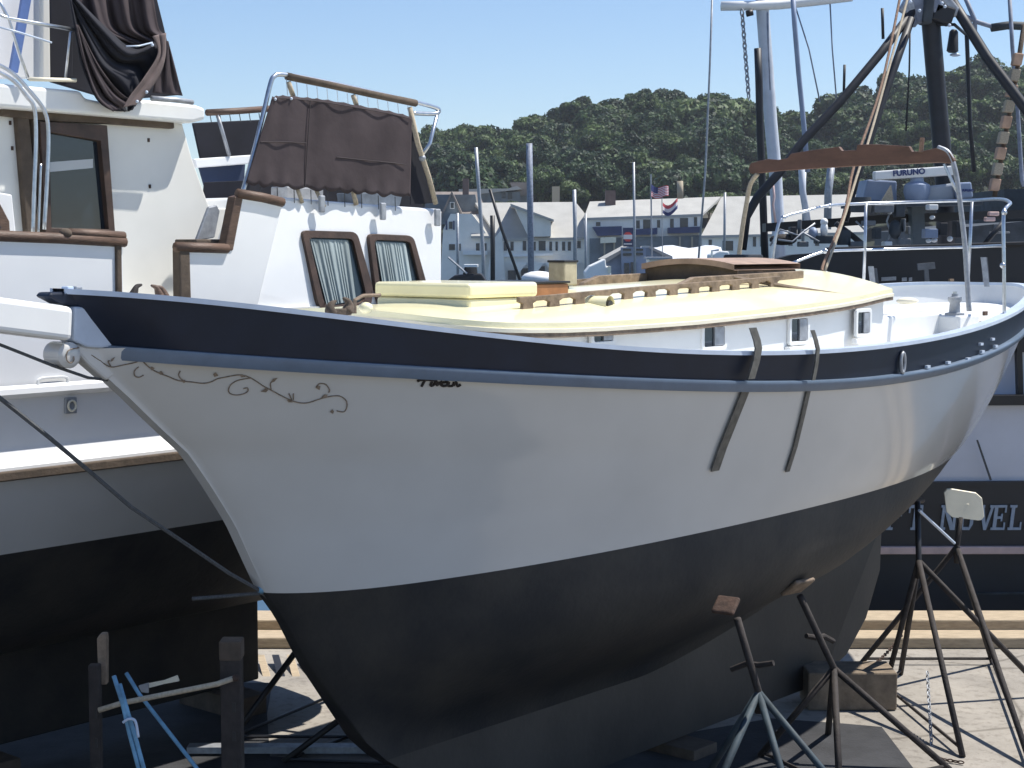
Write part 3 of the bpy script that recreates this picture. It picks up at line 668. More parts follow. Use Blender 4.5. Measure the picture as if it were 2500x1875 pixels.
# far side canvases
bpr('navy_screen',[(470,300),(640,292),(620,380),(490,392)],-4.7,.02,M['canvas_black'])
bpr('blue_screen',[(485,405),(600,398),(595,480),(600,520),(515,510)],-4.6,.02,M['canvas_navy'])
bpr('white_coaming',[(474,388),(615,378),(612,400),(480,410)],-4.5,.1,M['white_paint'])
rail('far_rail',[(505,275),(580,271),(665,265)],-4.5,.03,'teak'); rail('far_stanchion',[(530,278),(560,380)],-4.5,.018,'galv')
g=MB()
for k in range(6):
    x=512+k*24; g.tube([W(x,276,-4.5),W(x+4,298,-4.5)],.004,4)
obj('lacing',g,M['rope_grey'],yt,kind='stuff')
# aft cabin
def bb(y): return -2.17+.10*min(1,max(0,(y-495)/265))
def wpt(l,o): return [W(x,y,bb(y)+o) for x,y in l]
ac=obj('aft_cabin',MB().prism([W(x,y,bb(y)) for x,y in [(660,479),(920,500),(1075,510),(1080,512),(1079,720),(990,830),(560,830),(600,700)]],N*-2.6),M['white_grp'],yt,bev=.025)
def rnd_poly(l,r=14,k=4):
    out=[];n=len(l)
    for i in range(n):
        p0,p1,p2=[np.array(l[(i+j)%n],float) for j in (-1,0,1)]
        a=p1+(p0-p1)/np.linalg.norm(p0-p1)*r; c=p1+(p2-p1)/np.linalg.norm(p2-p1)*r
        for q in range(k+1):
            t=q/k; out.append(tuple((1-t)**2*a+2*t*(1-t)*p1+t*t*c))
    return out
def pleat(l,b,n,amp,m,par):
    # pleated curtain filling quad l (tl,tr,br,bl)
    rows=[]
    for i in range(9):
        t_=i/8;r=[]
        for j in range(n*6+1):
            s_=j/(n*6); x=(l[0][0]*(1-s_)+l[1][0]*s_)*(1-t_)+(l[3][0]*(1-s_)+l[2][0]*s_)*t_; y=(l[0][1]*(1-s_)+l[1][1]*s_)*(1-t_)+(l[3][1]*(1-s_)+l[2][1]*s_)*t_
            r.append(W(x,y,bb(y)+b+amp*(math.sin(j*.62+1.8*math.sin(j*.17)+.6*t_)+.6*math.sin(j*.23+2*math.sin(j*.05)))*(.5+.5*t_)))
        rows.append(r)
    return obj('curtain',MB().grid(rows),m,par,smooth=True,solid=1)
for fo,fi in (([(737,562),(872,566),(912,705),(906,752),(792,765),(778,745)],[(754,580),(862,583),(894,716),(888,738),(797,748),(790,732)]),
              ([(900,570),(1010,575),(1042,690),(1050,740),(930,752),(918,710)],[(914,586),(1002,590),(1026,690),(1030,728),(940,736),(930,706)])):
    fo2=rnd_poly(fo,16);fi2=rnd_poly(fi,12)
    o=obj('cabin_window',MB().ring(wpt(fo2,.03),wpt(fi2,.03),N*-.04),M['frame_brown'],yt,bev=.006)
    ol=obj('pane',MB().prism(wpt(fi2,.0),N*.004),mat('pane_tint',(.02,.03,.035),.04,trans=.0,spec=.6),o)
    # curtain right behind clear glazing: curtain stands in front of dark lining
    q=[(fi[0][0]+2,fi[0][1]+4),(fi[1][0]-12,fi[1][1]+4),(fi[3][0]-18,fi[3][1]-3),(fi[4][0]+0,fi[4][1]-4)]
    pleat(q,.015,17,.006,M['curtain'],o)
bpr('deck_locker',[(610,440),(1000,462),(1050,520),(1050,560),(600,540)],-3.0,.6,M['canvas_black'])
bpr('deck_box',[(700,455),(790,460),(790,500),(700,492)],-2.7,.2,M['galv'])
bpr('folded_cover',[(880,470),(985,470),(975,508),(885,505)],-2.6,.3,M['fv_like'])
# railing on the aft deck with brown cloth
RL=-2.15
dr=curve_t('deck_railing',[(592,470),(612,400),(640,290),(660,205),(670,186),(690,182),(760,193),(860,214),(1012,249),(1060,262),(1072,270),(1058,278),(1005,276)],RL,.018,'steel')
rail('rail_wrap',[(700,186),(800,206),(900,228),(1015,252)],RL,.03,'wood_dark',dr)
rail('rail_stay',[(1070,268),(1050,350),(1030,380)],RL-.1,.016,'steel',dr)
rail('rail_stay',[(1000,262),(1020,350),(1046,430),(1064,498)],RL,.022,'rope',dr); obj('rail_clamp',MB().ball(W(1031,386,RL),.03),M['galv'],dr,smooth=True)
for l in ([(704,200),(716,235)],[(862,232),(872,262)]): rail('rail_strut',l,RL,.02,'rope',dr)
rail('rail_strut',[(860,460),(870,500)],RL,.02,'rope',dr) ; rail('rail_strut',[(724,455),(738,495)],RL,.016,'rope',dr); rail('rail_strut',[(772,465),(792,505)],RL,.016,'rope',dr)
for l in ((788,487,18,60),(937,505,14,45),(1070,520,14,60)): bpr('rail_bracket',[(l[0]-6,l[1]-10),(l[0]+7,l[1]-10),(l[0]+7,l[1]+32),(l[0]-5,l[1]+32)],-2.09,.03,M['galv'])
top_=[(665,235),(690,232),(750,237),(800,243),(880,257),(950,270),(1005,284)]
rows=[]
T_=cr(top_,8)
for i in range(23):
    t_=i/22;r=[]
    for j in range(97):
        s_=j/96;k=s_*(len(T_)-1);q=min(int(k),len(T_)-2);f=k-q; tx=T_[q][0]*(1-f)+T_[q+1][0]*f;ty=T_[q][1]*(1-f)+T_[q+1][1]*f+2.5*abs(math.sin(s_*12*math.pi))
        bx_=600+(1001-600)*s_; by_=445+32*s_+(5+5*math.sin(s_*17)**2)*abs(math.sin(s_*11*math.pi+.9*math.sin(s_*9)))
        x=tx*(1-t_)+bx_*t_-6*math.sin(math.pi*t_)*(1-s_)*0; y=ty*(1-t_)+by_*t_
        d=.006*math.sin(s_*23+2*t_)*(t_**1.5)+.003*math.sin(7*s_+5*t_)+.008*math.sin(31*s_)*(1-t_)+.02*math.sin(s_*60)*max(0,t_-.8)*2
        r.append(W(x,y,RL+.03+d))
    rows.append(r)
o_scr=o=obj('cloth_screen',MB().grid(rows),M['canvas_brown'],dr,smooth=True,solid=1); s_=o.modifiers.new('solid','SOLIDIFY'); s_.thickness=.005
o=bpr('cloth_return',[(1005,285),(1046,430),(1064,495),(1002,500)],RL-.05,.01,M['canvas_black'])
def onscreen(s_,t_,lift=.012):
    k=s_*(len(T_)-1);q=min(int(k),len(T_)-2);f=k-q; tx=T_[q][0]*(1-f)+T_[q+1][0]*f;ty=T_[q][1]*(1-f)+T_[q+1][1]*f
    return W(tx*(1-t_)+(600+401*s_)*t_,ty*(1-t_)+(449+34*s_)*t_,RL+.03+lift)
for a_,b_ in (((.02,.035),(.99,.035)),((.02,.52),(.35,.50)),((.55,.62),(.97,.60)),((.36,.03),(.36,.97))):
    obj('seam',MB().tube([onscreen(a_[0]+(b_[0]-a_[0])*i/12,a_[1]+(b_[1]-a_[1])*i/12) for i in range(13)],.004,4),M['seam_thread'],o_scr)
g=MB()
for k in range(13):
    s_=(k+.5)/13; x=690+(1010-690)*s_; yt_=190+(252-190)*s_; g.tube([W(x-3,yt_,RL),W(x,232+52*s_**1.3,RL)],.0035,4)
obj('lacing',g,M['steel'],dr,kind='stuff')
g=MB()
for k in range(9):
    s_=(k+.5)/9; x=615+(985-615)*s_; g.tube([W(x,452+30*s_,RL),W(x+1,488+28*s_,RL)],.0035,4)
obj('lower_lacing',g,M['rope_grey'],dr,kind='stuff')
for q in ((672,242),(711,241)): obj('grommet',MB().ball(W(*q,RL+.045),.012),M['cap_white'],dr,smooth=True)
# ================= quay edge, blocks, stands
for nm,x0,x1,y0,y1,z1,lb in (('quay_timber',-14,14,16.55,17.0,.21,'weathered tan timber beam along the edge of the quay'),('quay_step',-14,14,16.2,16.55,.11,'lower tan timber step lying against the quay edge beam')):
    setp(obj(nm,MB().box(((x0+x1)/2,(y0+y1)/2,z1/2+.003),(x1-x0,y1-y0-.004,z1)),M['wood_raw'],None,bev=.015,base=(0,y0,0)),lb,'timber')
a=WY(1972,1700,14.0);b=WY(2190,1700,14.0)
setp(obj('keel_block',MB().box(((a.x+b.x)/2,14.2,.17),(b.x-a.x,.42,.33)),mat('block_wood',(.20,.155,.11),.9,noise=.4,nscale=8,bump=.4),None,bev=.015,base=((a.x+b.x)/2,14.2,0)),'large square timber block under the aft end of the sailboat keel','timber block',group='keel blocks')
for u,lb in ((1.9,'timber block under the forward end of the sailboat keel'),(4.2,'timber block under the middle of the sailboat keel')):
    c=S(u,0,-ZW); setp(obj('keel_block',MB().obox(c+Zv*.045,A*.16,N*.35,Zv*.043),M['wood_dark'],None,bev=.01,base=c),lb,'timber block',group='keel blocks')
for u in (-3.,.2,2.6):
    c=S(u,-3.6,-ZW); setp(obj('keel_block',MB().obox(c+Zv*.09,A*.16,N*.4,Zv*.088),M['wood_dark'],None,bev=.01,base=c),{-3.:'timber block under the motor yacht keel nearest the left edge',.2:'middle timber block under the motor yacht keel',2.6:'timber block under the stern end of the motor yacht keel'}[u],'timber block',group='keel blocks')
def stand(apex,feet,screw_top,pad,pn,label,legm,screwm,padm,hand=None,pw=.16):
    base=Vector((apex.x,apex.y,0)); t=thing('boat_stand',base,label,'boat stand',group='steel stands holding up the boats')
    for f in feet: 
        f=Vector(f); obj('leg',MB().tube([apex,f],.026,8),M[legm],t,smooth=True)
        
    n=len(feet)
    for i in (0,n-1):
        f0=Vector(feet[i]);f1=Vector(feet[(i+1)%n]); k=.96
        obj('brace',MB().tube([apex+(f0-apex)*k,apex+(f1-apex)*k],.014,6),M[legm],t)
    obj('screw_post',MB().tube([apex-Zv*.15,apex,screw_top],.026,8),M[screwm],t,smooth=True)
    pn=pn.normalized(); x=pn.cross(Zv).normalized(); y=pn.cross(x)
    obj('pad',MB().obox(pad,x*pw,y*pw*.9,pn*.018),M[padm],t,bev=.03,seg=3)
    if hand is not None:
        obj('screw_handle',MB().tube([hand-x*.17-Zv*.06,hand-x*.05,hand+x*.04,hand+x*.15+Zv*.03],[.02,.022,.022,.02],8),M[screwm],t)
    return t
G0=lambda p:Vector((p[0],p[1],.01))
# stand 1
dA=11.35
ap=WY(1852,1690,dA); stp=WY(1800,1510,11.25)
stand(ap,[G0(WY(1960,1960,dA-.55)),G0((ap.x+.75,ap.y-.35)),G0((ap.x-.35,ap.y+.55)),G0((ap.x-.5,ap.y-.5))],stp,WY(1772,1478,11.2),Vector((-.35,-.55,.8))*-1,'blue steel stand with a T handle pressed under the middle of the sailboat','blue_dark','rust_dark','rust',hand=WY(1840,1622,dA),pw=.085)
ap=WY(2036,1632,12.6); stp=WY(1953,1455,12.35)
stand(ap,[G0((ap.x-.1,ap.y-.8)),G0((ap.x+.85,ap.y-.25)),G0((ap.x+.1,ap.y+.7)),G0((ap.x-.55,ap.y+.1))],stp,WY(1948,1432,12.3),Vector((.4,-.5,-.8)),'dark steel stand with a yellowish pad under the sailboat, next to the big timber block','rust_dark','rust_dark','old_teak',hand=WY(2000,1555,12.6),pw=.11)
ap=WY(2243,1370,14.2); stp=WY(2240,1225,14.4)
stand(ap,[G0(WY(2160,1640,14.6)),G0(WZ(2350,1850,0)),G0(WZ(2560,1700,0)),G0((ap.x+.1,ap.y+1.0))],stp,WY(2215,1212,14.5),Vector((.3,-.3,.9)),'tall dark steel stand supporting the stern quarter of the sailboat','rust_dark','black','wood_dark',pw=.13)
ap=WY(2336,1335,14.9); stp=WY(2345,1262,14.9)
t3=stand(ap,[G0(WY(2425,1560,15.6)),G0(WZ(2520,1880,0)),G0((ap.x-.7,ap.y+.7))],stp,WY(2353,1238,14.93),Vector((-.15,-.93,-.32)),'steel stand with a cream white plywood pad facing out, beside the sailboat stern','rust_dark','rust_dark','cream',pw=.05)
obj('plywood_pad',MB().prism([WY(x,y,14.9-(y-1235)*.0006) for x,y in [(2305,1203),(2312,1195),(2322,1194),(2383,1204),(2398,1217),(2403,1262),(2396,1270),(2388,1271),(2325,1263),(2311,1250)]],Vector((0,.02,.006))),M['cream'],t3,bev=.004)
setp(obj('white_rod',MB().tube([WY(2244,1246,14.3),WY(2330,1326,14.8)],.013,8),M['cap_white'],None,base=WY(2244,1246,14.3)),'thin white rod leaning between the two tall stands by the stern','rod')
setp(obj('stand_chain',MB().chain(WY(2264,1640,13.6),WY(2276,1850,12.9),.05,.006),M['galv'],None,base=WY(2276,1850,12.9)),'chain hanging down to the concrete in front of the tall stand','chain',group='chains between the stands')
setp(obj('stand_chain',MB().chain(WY(2202,1550,15.6),WY(2080,1652,14.3),.05,.006,sag=.06),M['rust'],None,base=WY(2080,1652,14.3)),'rusty chain slanting from the tall stand to the timber block','chain',group='chains between the stands')
setp(obj('stand_chain',MB().chain(WZ(2276,1850,.02),WZ(2352,1862,.02),.05,.006),M['rust'],None,base=WZ(2276,1850,0)),'chain lying along the concrete at the foot of the tall stand','chain',group='chains between the stands')
# far side stands seen under the bows
ap=WY(745,1560,13.6)
stand(ap,[G0((ap.x-.55,ap.y-.5)),G0((ap.x+.6,ap.y-.5)),G0((ap.x+.1,ap.y+.7))],WY(760,1500,13.7),WY(765,1480,13.7),Vector((.4,-.5,.8)),'dark stand half hidden behind the sailboat forefoot','black','black','wood_dark')
ap=WY(905,1700,12.9)
stand(ap,[G0((ap.x-.65,ap.y-.35)),G0((ap.x+.5,ap.y-.5)),G0((ap.x+.1,ap.y+.7))],WY(930,1640,12.9),WY(935,1620,12.9),Vector((.4,-.5,.8)),'dark stand showing its crossed legs below the sailboat keel','black','black','wood_dark')
# planks and slats seen through the gap
setp(obj('plank',MB().box((WZ(800,1842,0).x,WZ(800,1842,0).y,.05),(2.2,.12,.05)),M['galv'],None,base=WZ(800,1842,0)),'grey plank on the ground beside the sailboat forefoot','plank')
tp=thing('pallet',WZ(690,1640,0),'tilted pallet of pale slats seen through the gap between the two hulls','pallet')
for k in range(5):
    x=628+k*36; obj('slat',MB().prism([WY(x,1600,15.6),WY(x+16,1600,15.6),WY(x+36,1668,15.0),WY(x+18,1668,15.0)],(0,.03,0)),M['wood_raw' if k%2==0 else 'black'],tp)
obj('slat_bar',MB().prism([WY(612,1668,14.97),WY(800,1672,14.97),WY(800,1684,14.97),WY(615,1684,14.97)],(0,.03,0)),M['galv'],tp)
# left rack
rk=thing('post_rack',WZ(400,2280,0),'rusty steel rack of two upright posts joined by a pale rod','rack')
def post(name,l,y,m,th=.08,par=rk): return obj(name,MB().prism([WY(a_,b_,y) for a_,b_ in l],(0,th,0)),M[m],par,bev=.008)
def column(x0,x1,ytop,y,m,par=rk,name='post'):
    a=WY(x0,ytop,y);b=WY(x1,ytop,y); o=obj(name,MB().box(((a.x+b.x)/2,y+(b.x-a.x)/2,a.z/2),(b.x-a.x,b.x-a.x,a.z)),M[m],par,bev=.008)
    for k in range(int(a.z/.17)):
        z=a.z-.28-k*.17
        if z>.1: obj('slot',MB().box(((a.x+b.x)/2+(b.x-a.x)*.16,y-.002,z),((b.x-a.x)*.18,.004,.055)),M['black'],o)
    return o
column(536,586,1610,9.3,'steel_post_dark' if False else 'rust_dark'); a=WY(536,1566,9.3);b=WY(586,1566,9.3)
obj('post_cap',MB().box(((a.x+b.x)/2,9.36,(a.z+WY(536,1614,9.3).z)/2),((b.x-a.x)*1.08,.13,a.z-WY(536,1614,9.3).z)),M['wood_dark'],rk,bev=.01)
column(214,241,1625,9.25,'rust_dark'); 
obj('post_head',MB().prism([WY(x,y,9.35) for x,y in [(236,1560),(244,1548),(258,1548),(260,1560),(260,1672),(240,1672)]],(0,.06,0)),M['old_teak'],rk,bev=.006)
obj('cross_rod',MB().tube([WY(241,1734,9.22),WY(300,1716,9.22),WY(420,1692,9.22),WY(530,1670,9.22),WY(570,1656,9.22)],.016,8),M['rope'],rk,smooth=True)
obj('tie_wire',MB().ball(WY(575,1655,9.22),.022),M['rust'],rk)
tb=thing('blue_stand',WZ(420,2300,0),'pair of light blue steel legs tied together with white cord beside the rack','stand leg')
for l in ([(278,1650),(300,1720),(316,1790),(345,1900),(400,2200)],[(292,1670),(312,1740),(328,1790),(352,1880),(430,2200)]):
    obj('leg',MB().tube([WY(x,y,9.0) for x,y in l],.013,8),M['blue_paint'],tb,smooth=True)
obj('cord_knot',MB().tube(crv([WY(x,y,8.97) for x,y in [(300,1764),(312,1756),(325,1756),(332,1766),(338,1800)]]),.008,6),M['cap_white'],tb,smooth=True)
tb=thing('blue_stand',WZ(560,2250,0),'single pale blue leg slanting down to the right behind the rack','stand leg')
obj('leg',MB().tube([WY(308,1643,9.6),WY(340,1695,9.55),WY(480,1875,9.4),WY(620,2060,9.2)],.012,8),M['blue_paint'],tb,smooth=True)
obj('bracket',MB().prism([WY(x,y,9.7) for x,y in [(338,1675),(362,1668),(362,1692),(345,1690)]],(0,.02,0)),M['galv'],tb)
obj('arm',MB().prism([WY(x,y,9.72) for x,y in [(350,1672),(400,1662),(432,1650),(437,1663),(400,1670),(362,1680)]],(0,.02,0)),M['cream'],tb)

# ================= FISHING VESSEL at the quay
fv=thing('fishing_vessel',Vector((6,19.5,-1.3)),'black hulled fishing vessel moored beyond the quay at the right, name lettered on its stern','fishing vessel')
def yp(name,l,y,th,m,par=fv,bev=0): return obj(name,MB().prism([WY(a_,b_,y) for a_,b_ in l],(0,th,0)),M[m] if isinstance(m,str) else m,par,bev=bev)
dm('fv_black',(.010,.012,.018),.5,noise=.3,nscale=2); dm('fv_white',(.55,.58,.66),.5,noise=.1,nscale=1.2); dm('fv_grey',(.045,.055,.065),.7,noise=.5,nscale=5)
dm('fv_blue',(.24,.30,.42),.5,noise=.2,nscale=3); dm('letter',(.30,.36,.45),.6,noise=.2,nscale=20); dm('pink',(.62,.44,.40),.7,noise=.25,nscale=3)
yp('hull',[(2020,1184),(3200,1176),(3200,1640),(2500,1545),(2300,1525),(2020,1500)],18.6,9,'fv_black')
yp('rub_strip',[(2020,1336),(3200,1334),(3200,1352),(2020,1354)],18.52,.08,'pink',bev=.01)
yp('lower_rub',[(2385,1448),(3200,1440),(3200,1446),(2385,1452)],18.56,.04,'fv_grey')
yp('stern_bulwark',[(2150,992),(3200,985),(3200,1175),(2150,1183)],18.66,8,'fv_white')
yp('bulwark_seam',[(2150,1178),(3200,1171),(3200,1180),(2150,1188)],18.58,.08,'fv_black')
yp('rail_beam',[(2380,966),(3200,960),(3200,984),(2380,990)],18.55,.15,'black')
yp('upper_panel',[(2200,700),(3200,690),(3200,962),(2200,968)],19.0,7,'fv_white')
yp('deck_post',[(2478,690),(2492,690),(2499,966),(2486,966)],18.8,.1,'black')
yp('guy_wire',[(2384,1075),(2388,1074),(2422,1172),(2417,1173)],18.55,.012,'rope_grey')
yp('upper_bulwark',[(1868,640),(1935,622),(2100,611),(2500,598),(3200,588),(3200,860),(1868,860)],18.9,.25,'fv_black')
yp('upper_bulwark_cap',[(2030,604),(2500,590),(3200,580),(3200,590),(2500,600),(2030,614)],18.85,.35,'black',bev=.01)
yp('deck_house',[(2300,560),(2500,540),(3200,540),(3200,640),(2300,640)],21.5,4,'fv_grey')
yp('beam',[(1870,545),(2150,525),(2500,512),(3200,505),(3200,530),(2500,532),(2150,546),(1870,566)],20.5,.3,'black')
yp('wheelhouse',[(2452,462),(3200,450),(3200,600),(2452,600)],24,3,'fv_grey')
yp('wheelhouse_band',[(2460,520),(3200,510),(3200,545),(2460,550)],23.98,.02,'black')
# letters on the stern: slab serif capitals
LT={'P':[(0,0,.5,.1),(.12,0,.36,1),(0,.9,.75,1),(.75,.55,1,.9),(.36,.45,.8,.56)],
'T':[(.25,0,.8,.1),(.38,0,.64,1),(0,.88,1,1),(0,.68,.1,.9),(.9,.68,1,.9)],
'N':[(0,0,.36,.1),(.08,0,.24,1),(0,.9,.3,1),('q',.08,1,.34,1,.92,0,.66,0),(.76,0,.92,1),(.66,.9,1.05,1)],
'O':[(.0,.25,.25,.75),(.75,.25,1,.75),(.25,.88,.75,1),(.25,0,.75,.12),('q',0,.75,.25,.75,.32,1,.25,1),('q',1,.75,.75,.75,.7,1,.76,1),('q',0,.25,.25,.25,.3,0,.25,0),('q',1,.25,.75,.25,.7,0,.76,0)],
'V':[(-.05,.9,.36,1),(.68,.9,1.05,1),('q',.02,1,.3,1,.58,0,.42,0),('q',.78,1,.94,1,.58,0,.42,0)],
'E':[(0,0,.95,.1),(.12,0,.36,1),(0,.9,.95,1),(.85,.7,.95,1),(.85,0,.95,.3),(.36,.45,.7,.55),(.62,.35,.72,.65)],
'L':[(0,0,.95,.1),(.12,0,.36,1),(0,.9,.5,1),(.85,0,.95,.32)],
'.':[(.1,0,.35,.14)],'C':[(.0,.25,.25,.75),(.25,.88,.8,1),(.25,0,.85,.12),(.85,.65,1,1),('q',0,.75,.25,.75,.32,1,.25,1),('q',0,.25,.25,.25,.3,0,.25,0)],
'A':[(-.05,0,.35,.1),(.6,0,1.05,.1),('q',.06,0,.2,0,.56,1,.42,1),('q',.64,0,.92,0,.6,1,.42,1),(.25,.3,.75,.4)]}
def letter(ch,x0,yb,w,h,slant=.10):
    g=MB(); base=WY(x0,yb,18.57); sc=1/F*18.57
    def q(a_,b_): return base+Vector(((a_*w+b_*h*slant)*sc,0,b_*h*sc))
    for i,s_ in enumerate(LT[ch]):
        e=Vector((0,.02+.001*i,0)); 
        if s_[0]=='q': pts=[q(s_[k],s_[k+1]) for k in (1,3,5,7)]
        else: pts=[q(s_[0],s_[1]),q(s_[2],s_[1]),q(s_[2],s_[3]),q(s_[0],s_[3])]
        g.prism([p-Vector((0,.0006*i,0)) for p in pts],e)
    return g
for ch,x,w in (('C',2000,40),('A',2052,44),('P',2160,38),('T',2214,34),('N',2292,42),('O',2342,32),('V',2384,40),('E',2418,36),('L',2460,34),('.',2500,12)):
    obj('name_letter',letter(ch,x,1294,w,62),M['letter'],fv)
# mast and booms
def ytube(name,l,r,m,par=fv): return obj(name,MB().tube([WY(*q) for q in l],r,10),M[m],par,smooth=True)
dm('fv_iron',(.014,.016,.022),.55,noise=.5,nscale=6); dm('fv_paint',(.22,.25,.32),.6,noise=.4,nscale=8)
ytube('main_mast',[(2262,-60,21),(2273,60,21),(2285,200,21),(2297,330,21),(2305,440,21),(2310,620,21)],.115,'fv_iron')
for l,r in (([(2230,25,20.9),(2150,130,20.6),(2050,250,20.4),(1960,345,20.3),(1900,425,20.2),(1850,480,20.2),(1822,530,20.2),(1812,610,20.2)],.055),
            ([(2225,45,20.8),(2185,160,20.6),(2150,260,20.4),(2120,350,20.3),(2085,450,20.2),(2062,540,20.2)],.05),
            ([(2310,-20,21),(2360,60,20.8),(2410,140,20.6),(2470,220,20.4),(2530,300,20.3),(2620,420,20.2)],.065),
            ([(2452,540,19.5),(2425,570,19.5),(2400,600,19.5)],.03),([(2040,545,20),(2080,575,20),(2110,600,20)],.035)):
    ytube('boom',l,r,'fv_iron')
for l,r,m_ in (([(1850,118,22),(1853,200,22),(1856,330,22),(1862,470,22),(1868,640,22)],.05,'fv_iron'),([(1935,-20,23),(1940,60,23),(1950,180,23),(1962,300,23),(1972,420,23)],.035,'fv_blue'),
   ([(2359,60,22),(2362,130,22),(2368,300,22),(2378,420,22)],.028,'fv_iron'),([(2288,60,20.9),(2330,60,20.9),(2358,84,22)],.02,'fv_iron'),
   ([(2154,20,22),(2156,95,22)],.02,'fv_iron'),([(2062,158,22),(2060,230,22)],.018,'fv_iron'),([(2222,60,22),(2220,170,22),(2212,320,22)],.012,'fv_iron'),
   ([(2355,-10,22),(2380,50,22),(2380,80,22)],.03,'fv_paint'),([(2335,30,22),(2390,55,22),(2440,70,22)],.03,'fv_paint'),([(2420,68,22),(2460,62,22),(2560,66,22)],.055,'fv_grey'),
   ([(2464,-20,21.5),(2472,120,21.5),(2484,260,21.5),(2495,440,21.5),(2500,455,21.5)],.026,'fv_paint')):
    ytube('spar',l,r,m_)
for c,s3,m_,rt in (((2222,8),(.09,.06,.15),'galv',.5),((2243,20),(.07,.07,.19),'fv_paint',-.2),((2262,26),(.06,.13,.17),'fv_grey',.1),((2280,10),(.08,.1,.12),'fv_paint',-.5),((2300,36),(.13,.1,.11),'fv_iron',.3),((2318,14),(.06,.08,.15),'galv',-.7),((2232,46),(.05,.05,.1),'fv_paint',.3)):
    c_=WY(c[0],c[1],20.9); rx=Matrix.Rotation(rt,3,'Y'); obj('mast_fitting',MB().obox(c_,rx@Vector((s3[0],0,0)),Vector((0,s3[1],0)),rx@Vector((0,0,s3[2]))),M[m_],fv,bev=.025)
for x,y in ((2212,8),(2223,5),(2245,26),(2300,8),(2307,16),(2318,62)): obj('mast_light',MB().ball(WY(x,y,20.7),.022),M['cap_white'],fv,smooth=True)
obj('deck_lamp',MB().lathe(WY(2329,72,21.3),Vector((-.05,0,-1)),[(0,.03),(.03,.055),(.27,.075),(.29,.05)],14),M['fv_iron'],fv,auto=40)
obj('lamp_glass',MB().ball(WY(2332,134,21.3),.045,(1.6,1,.5)),M['cap_white'],fv,smooth=True)
# tan wrapped segments
for k in range(9):
    t_=k/9; x=2490-62*t_; y=128+345*t_; x2=2490-62*(k+.78)/9; y2=128+345*(k+.78)/9
    obj('tan_float',MB().prism([WY(x-11,y,20.6),WY(x+11,y+3,20.6),WY(x2+10,y2+2,20.6),WY(x2-12,y2,20.6)],(0,.12,0)),M['rope'] if k%2 else mat('tan_float%d'%k,(.50,.33,.23),.8,noise=.25,nscale=8),fv,bev=.012)
ytube('float_line',[(2500,60,20.7),(2482,180,20.7),(2455,330,20.7),(2428,480,20.7)],.03,'wood_dark')
for x,y in ((2425,522),(2416,535)): obj('tan_float',MB().box(WY(x,y,20),(.12,.1,.05)),M['pink'],fv,bev=.012)
# radar group
yp('radar_bar',[(2136,418),(2330,404),(2330,427),(2137,440)],20.0,.16,'white_paint',bev=.015)
obj('radar_pedestal',MB().lathe(WY(2238,492,20.1),Zv,[(0,.13),(.12,.16),(.2,.15),(.24,.08),(.32,.07)],18),M['fv_blue'],fv,auto=50)
yp('radar_housing',[(2255,455),(2330,447),(2332,490),(2255,494)],20.1,.3,'fv_grey',bev=.03).data.materials[0]=mat('housing_grey',(.33,.37,.43),.5,noise=.1)
yp('radar_end',[(2336,446),(2372,444),(2377,482),(2340,486)],19.95,.3,'fv_blue',bev=.02)
yp('blue_box',[(2118,438),(2190,442),(2190,492),(2105,492)],20.4,.5,'fv_blue',bev=.02)
yp('radar_stand',[(2152,492),(2176,452),(2182,492)],19.9,.06,'rope'); yp('platform',[(2085,494),(2400,488),(2400,500),(2085,506)],19.9,.8,'fv_grey')
yp('column',[(2226,500),(2256,500),(2260,604),(2230,606)],20.3,.2,'fv_grey').data.materials[0]=mat('column_grey',(.10,.125,.14),.6,noise=.3)
def text(name,s_,size,loc,rz,m,par,tilt=0):
    cu=bpy.data.curves.new(name,'FONT'); cu.body=s_; cu.size=size; cu.extrude=.002; cu.offset=.004
    to=bpy.data.objects.new(name,cu); COL.objects.link(to); dg=bpy.context.evaluated_depsgraph_get(); me=bpy.data.meshes.new_from_object(to.evaluated_get(dg))
    bpy.data.objects.remove(to); 
    Mx=Matrix.Translation(loc)@Matrix.Rotation(tilt,4,'Y')@Matrix.Rotation(math.pi/2,4,'X'); me.transform(MW[par.name].inverted()@Mx); me.materials.append(m)
    o=bpy.data.objects.new(name,me); COL.objects.link(o); o.parent=par; MW[o.name]=MW[par.name]; return o
bm_=mat('brand_blue',(.03,.05,.16),.5)
text('radar_lettering','FURUNO',.095,WY(2180,430,19.985),0,bm_,fv,tilt=-math.atan2(10,130))
text('end_lettering','FURUNO',.033,WY(2349,467,19.93),0,bm_,fv)
dm('batten',(.17,.18,.19),.8,noise=.3,nscale=9)
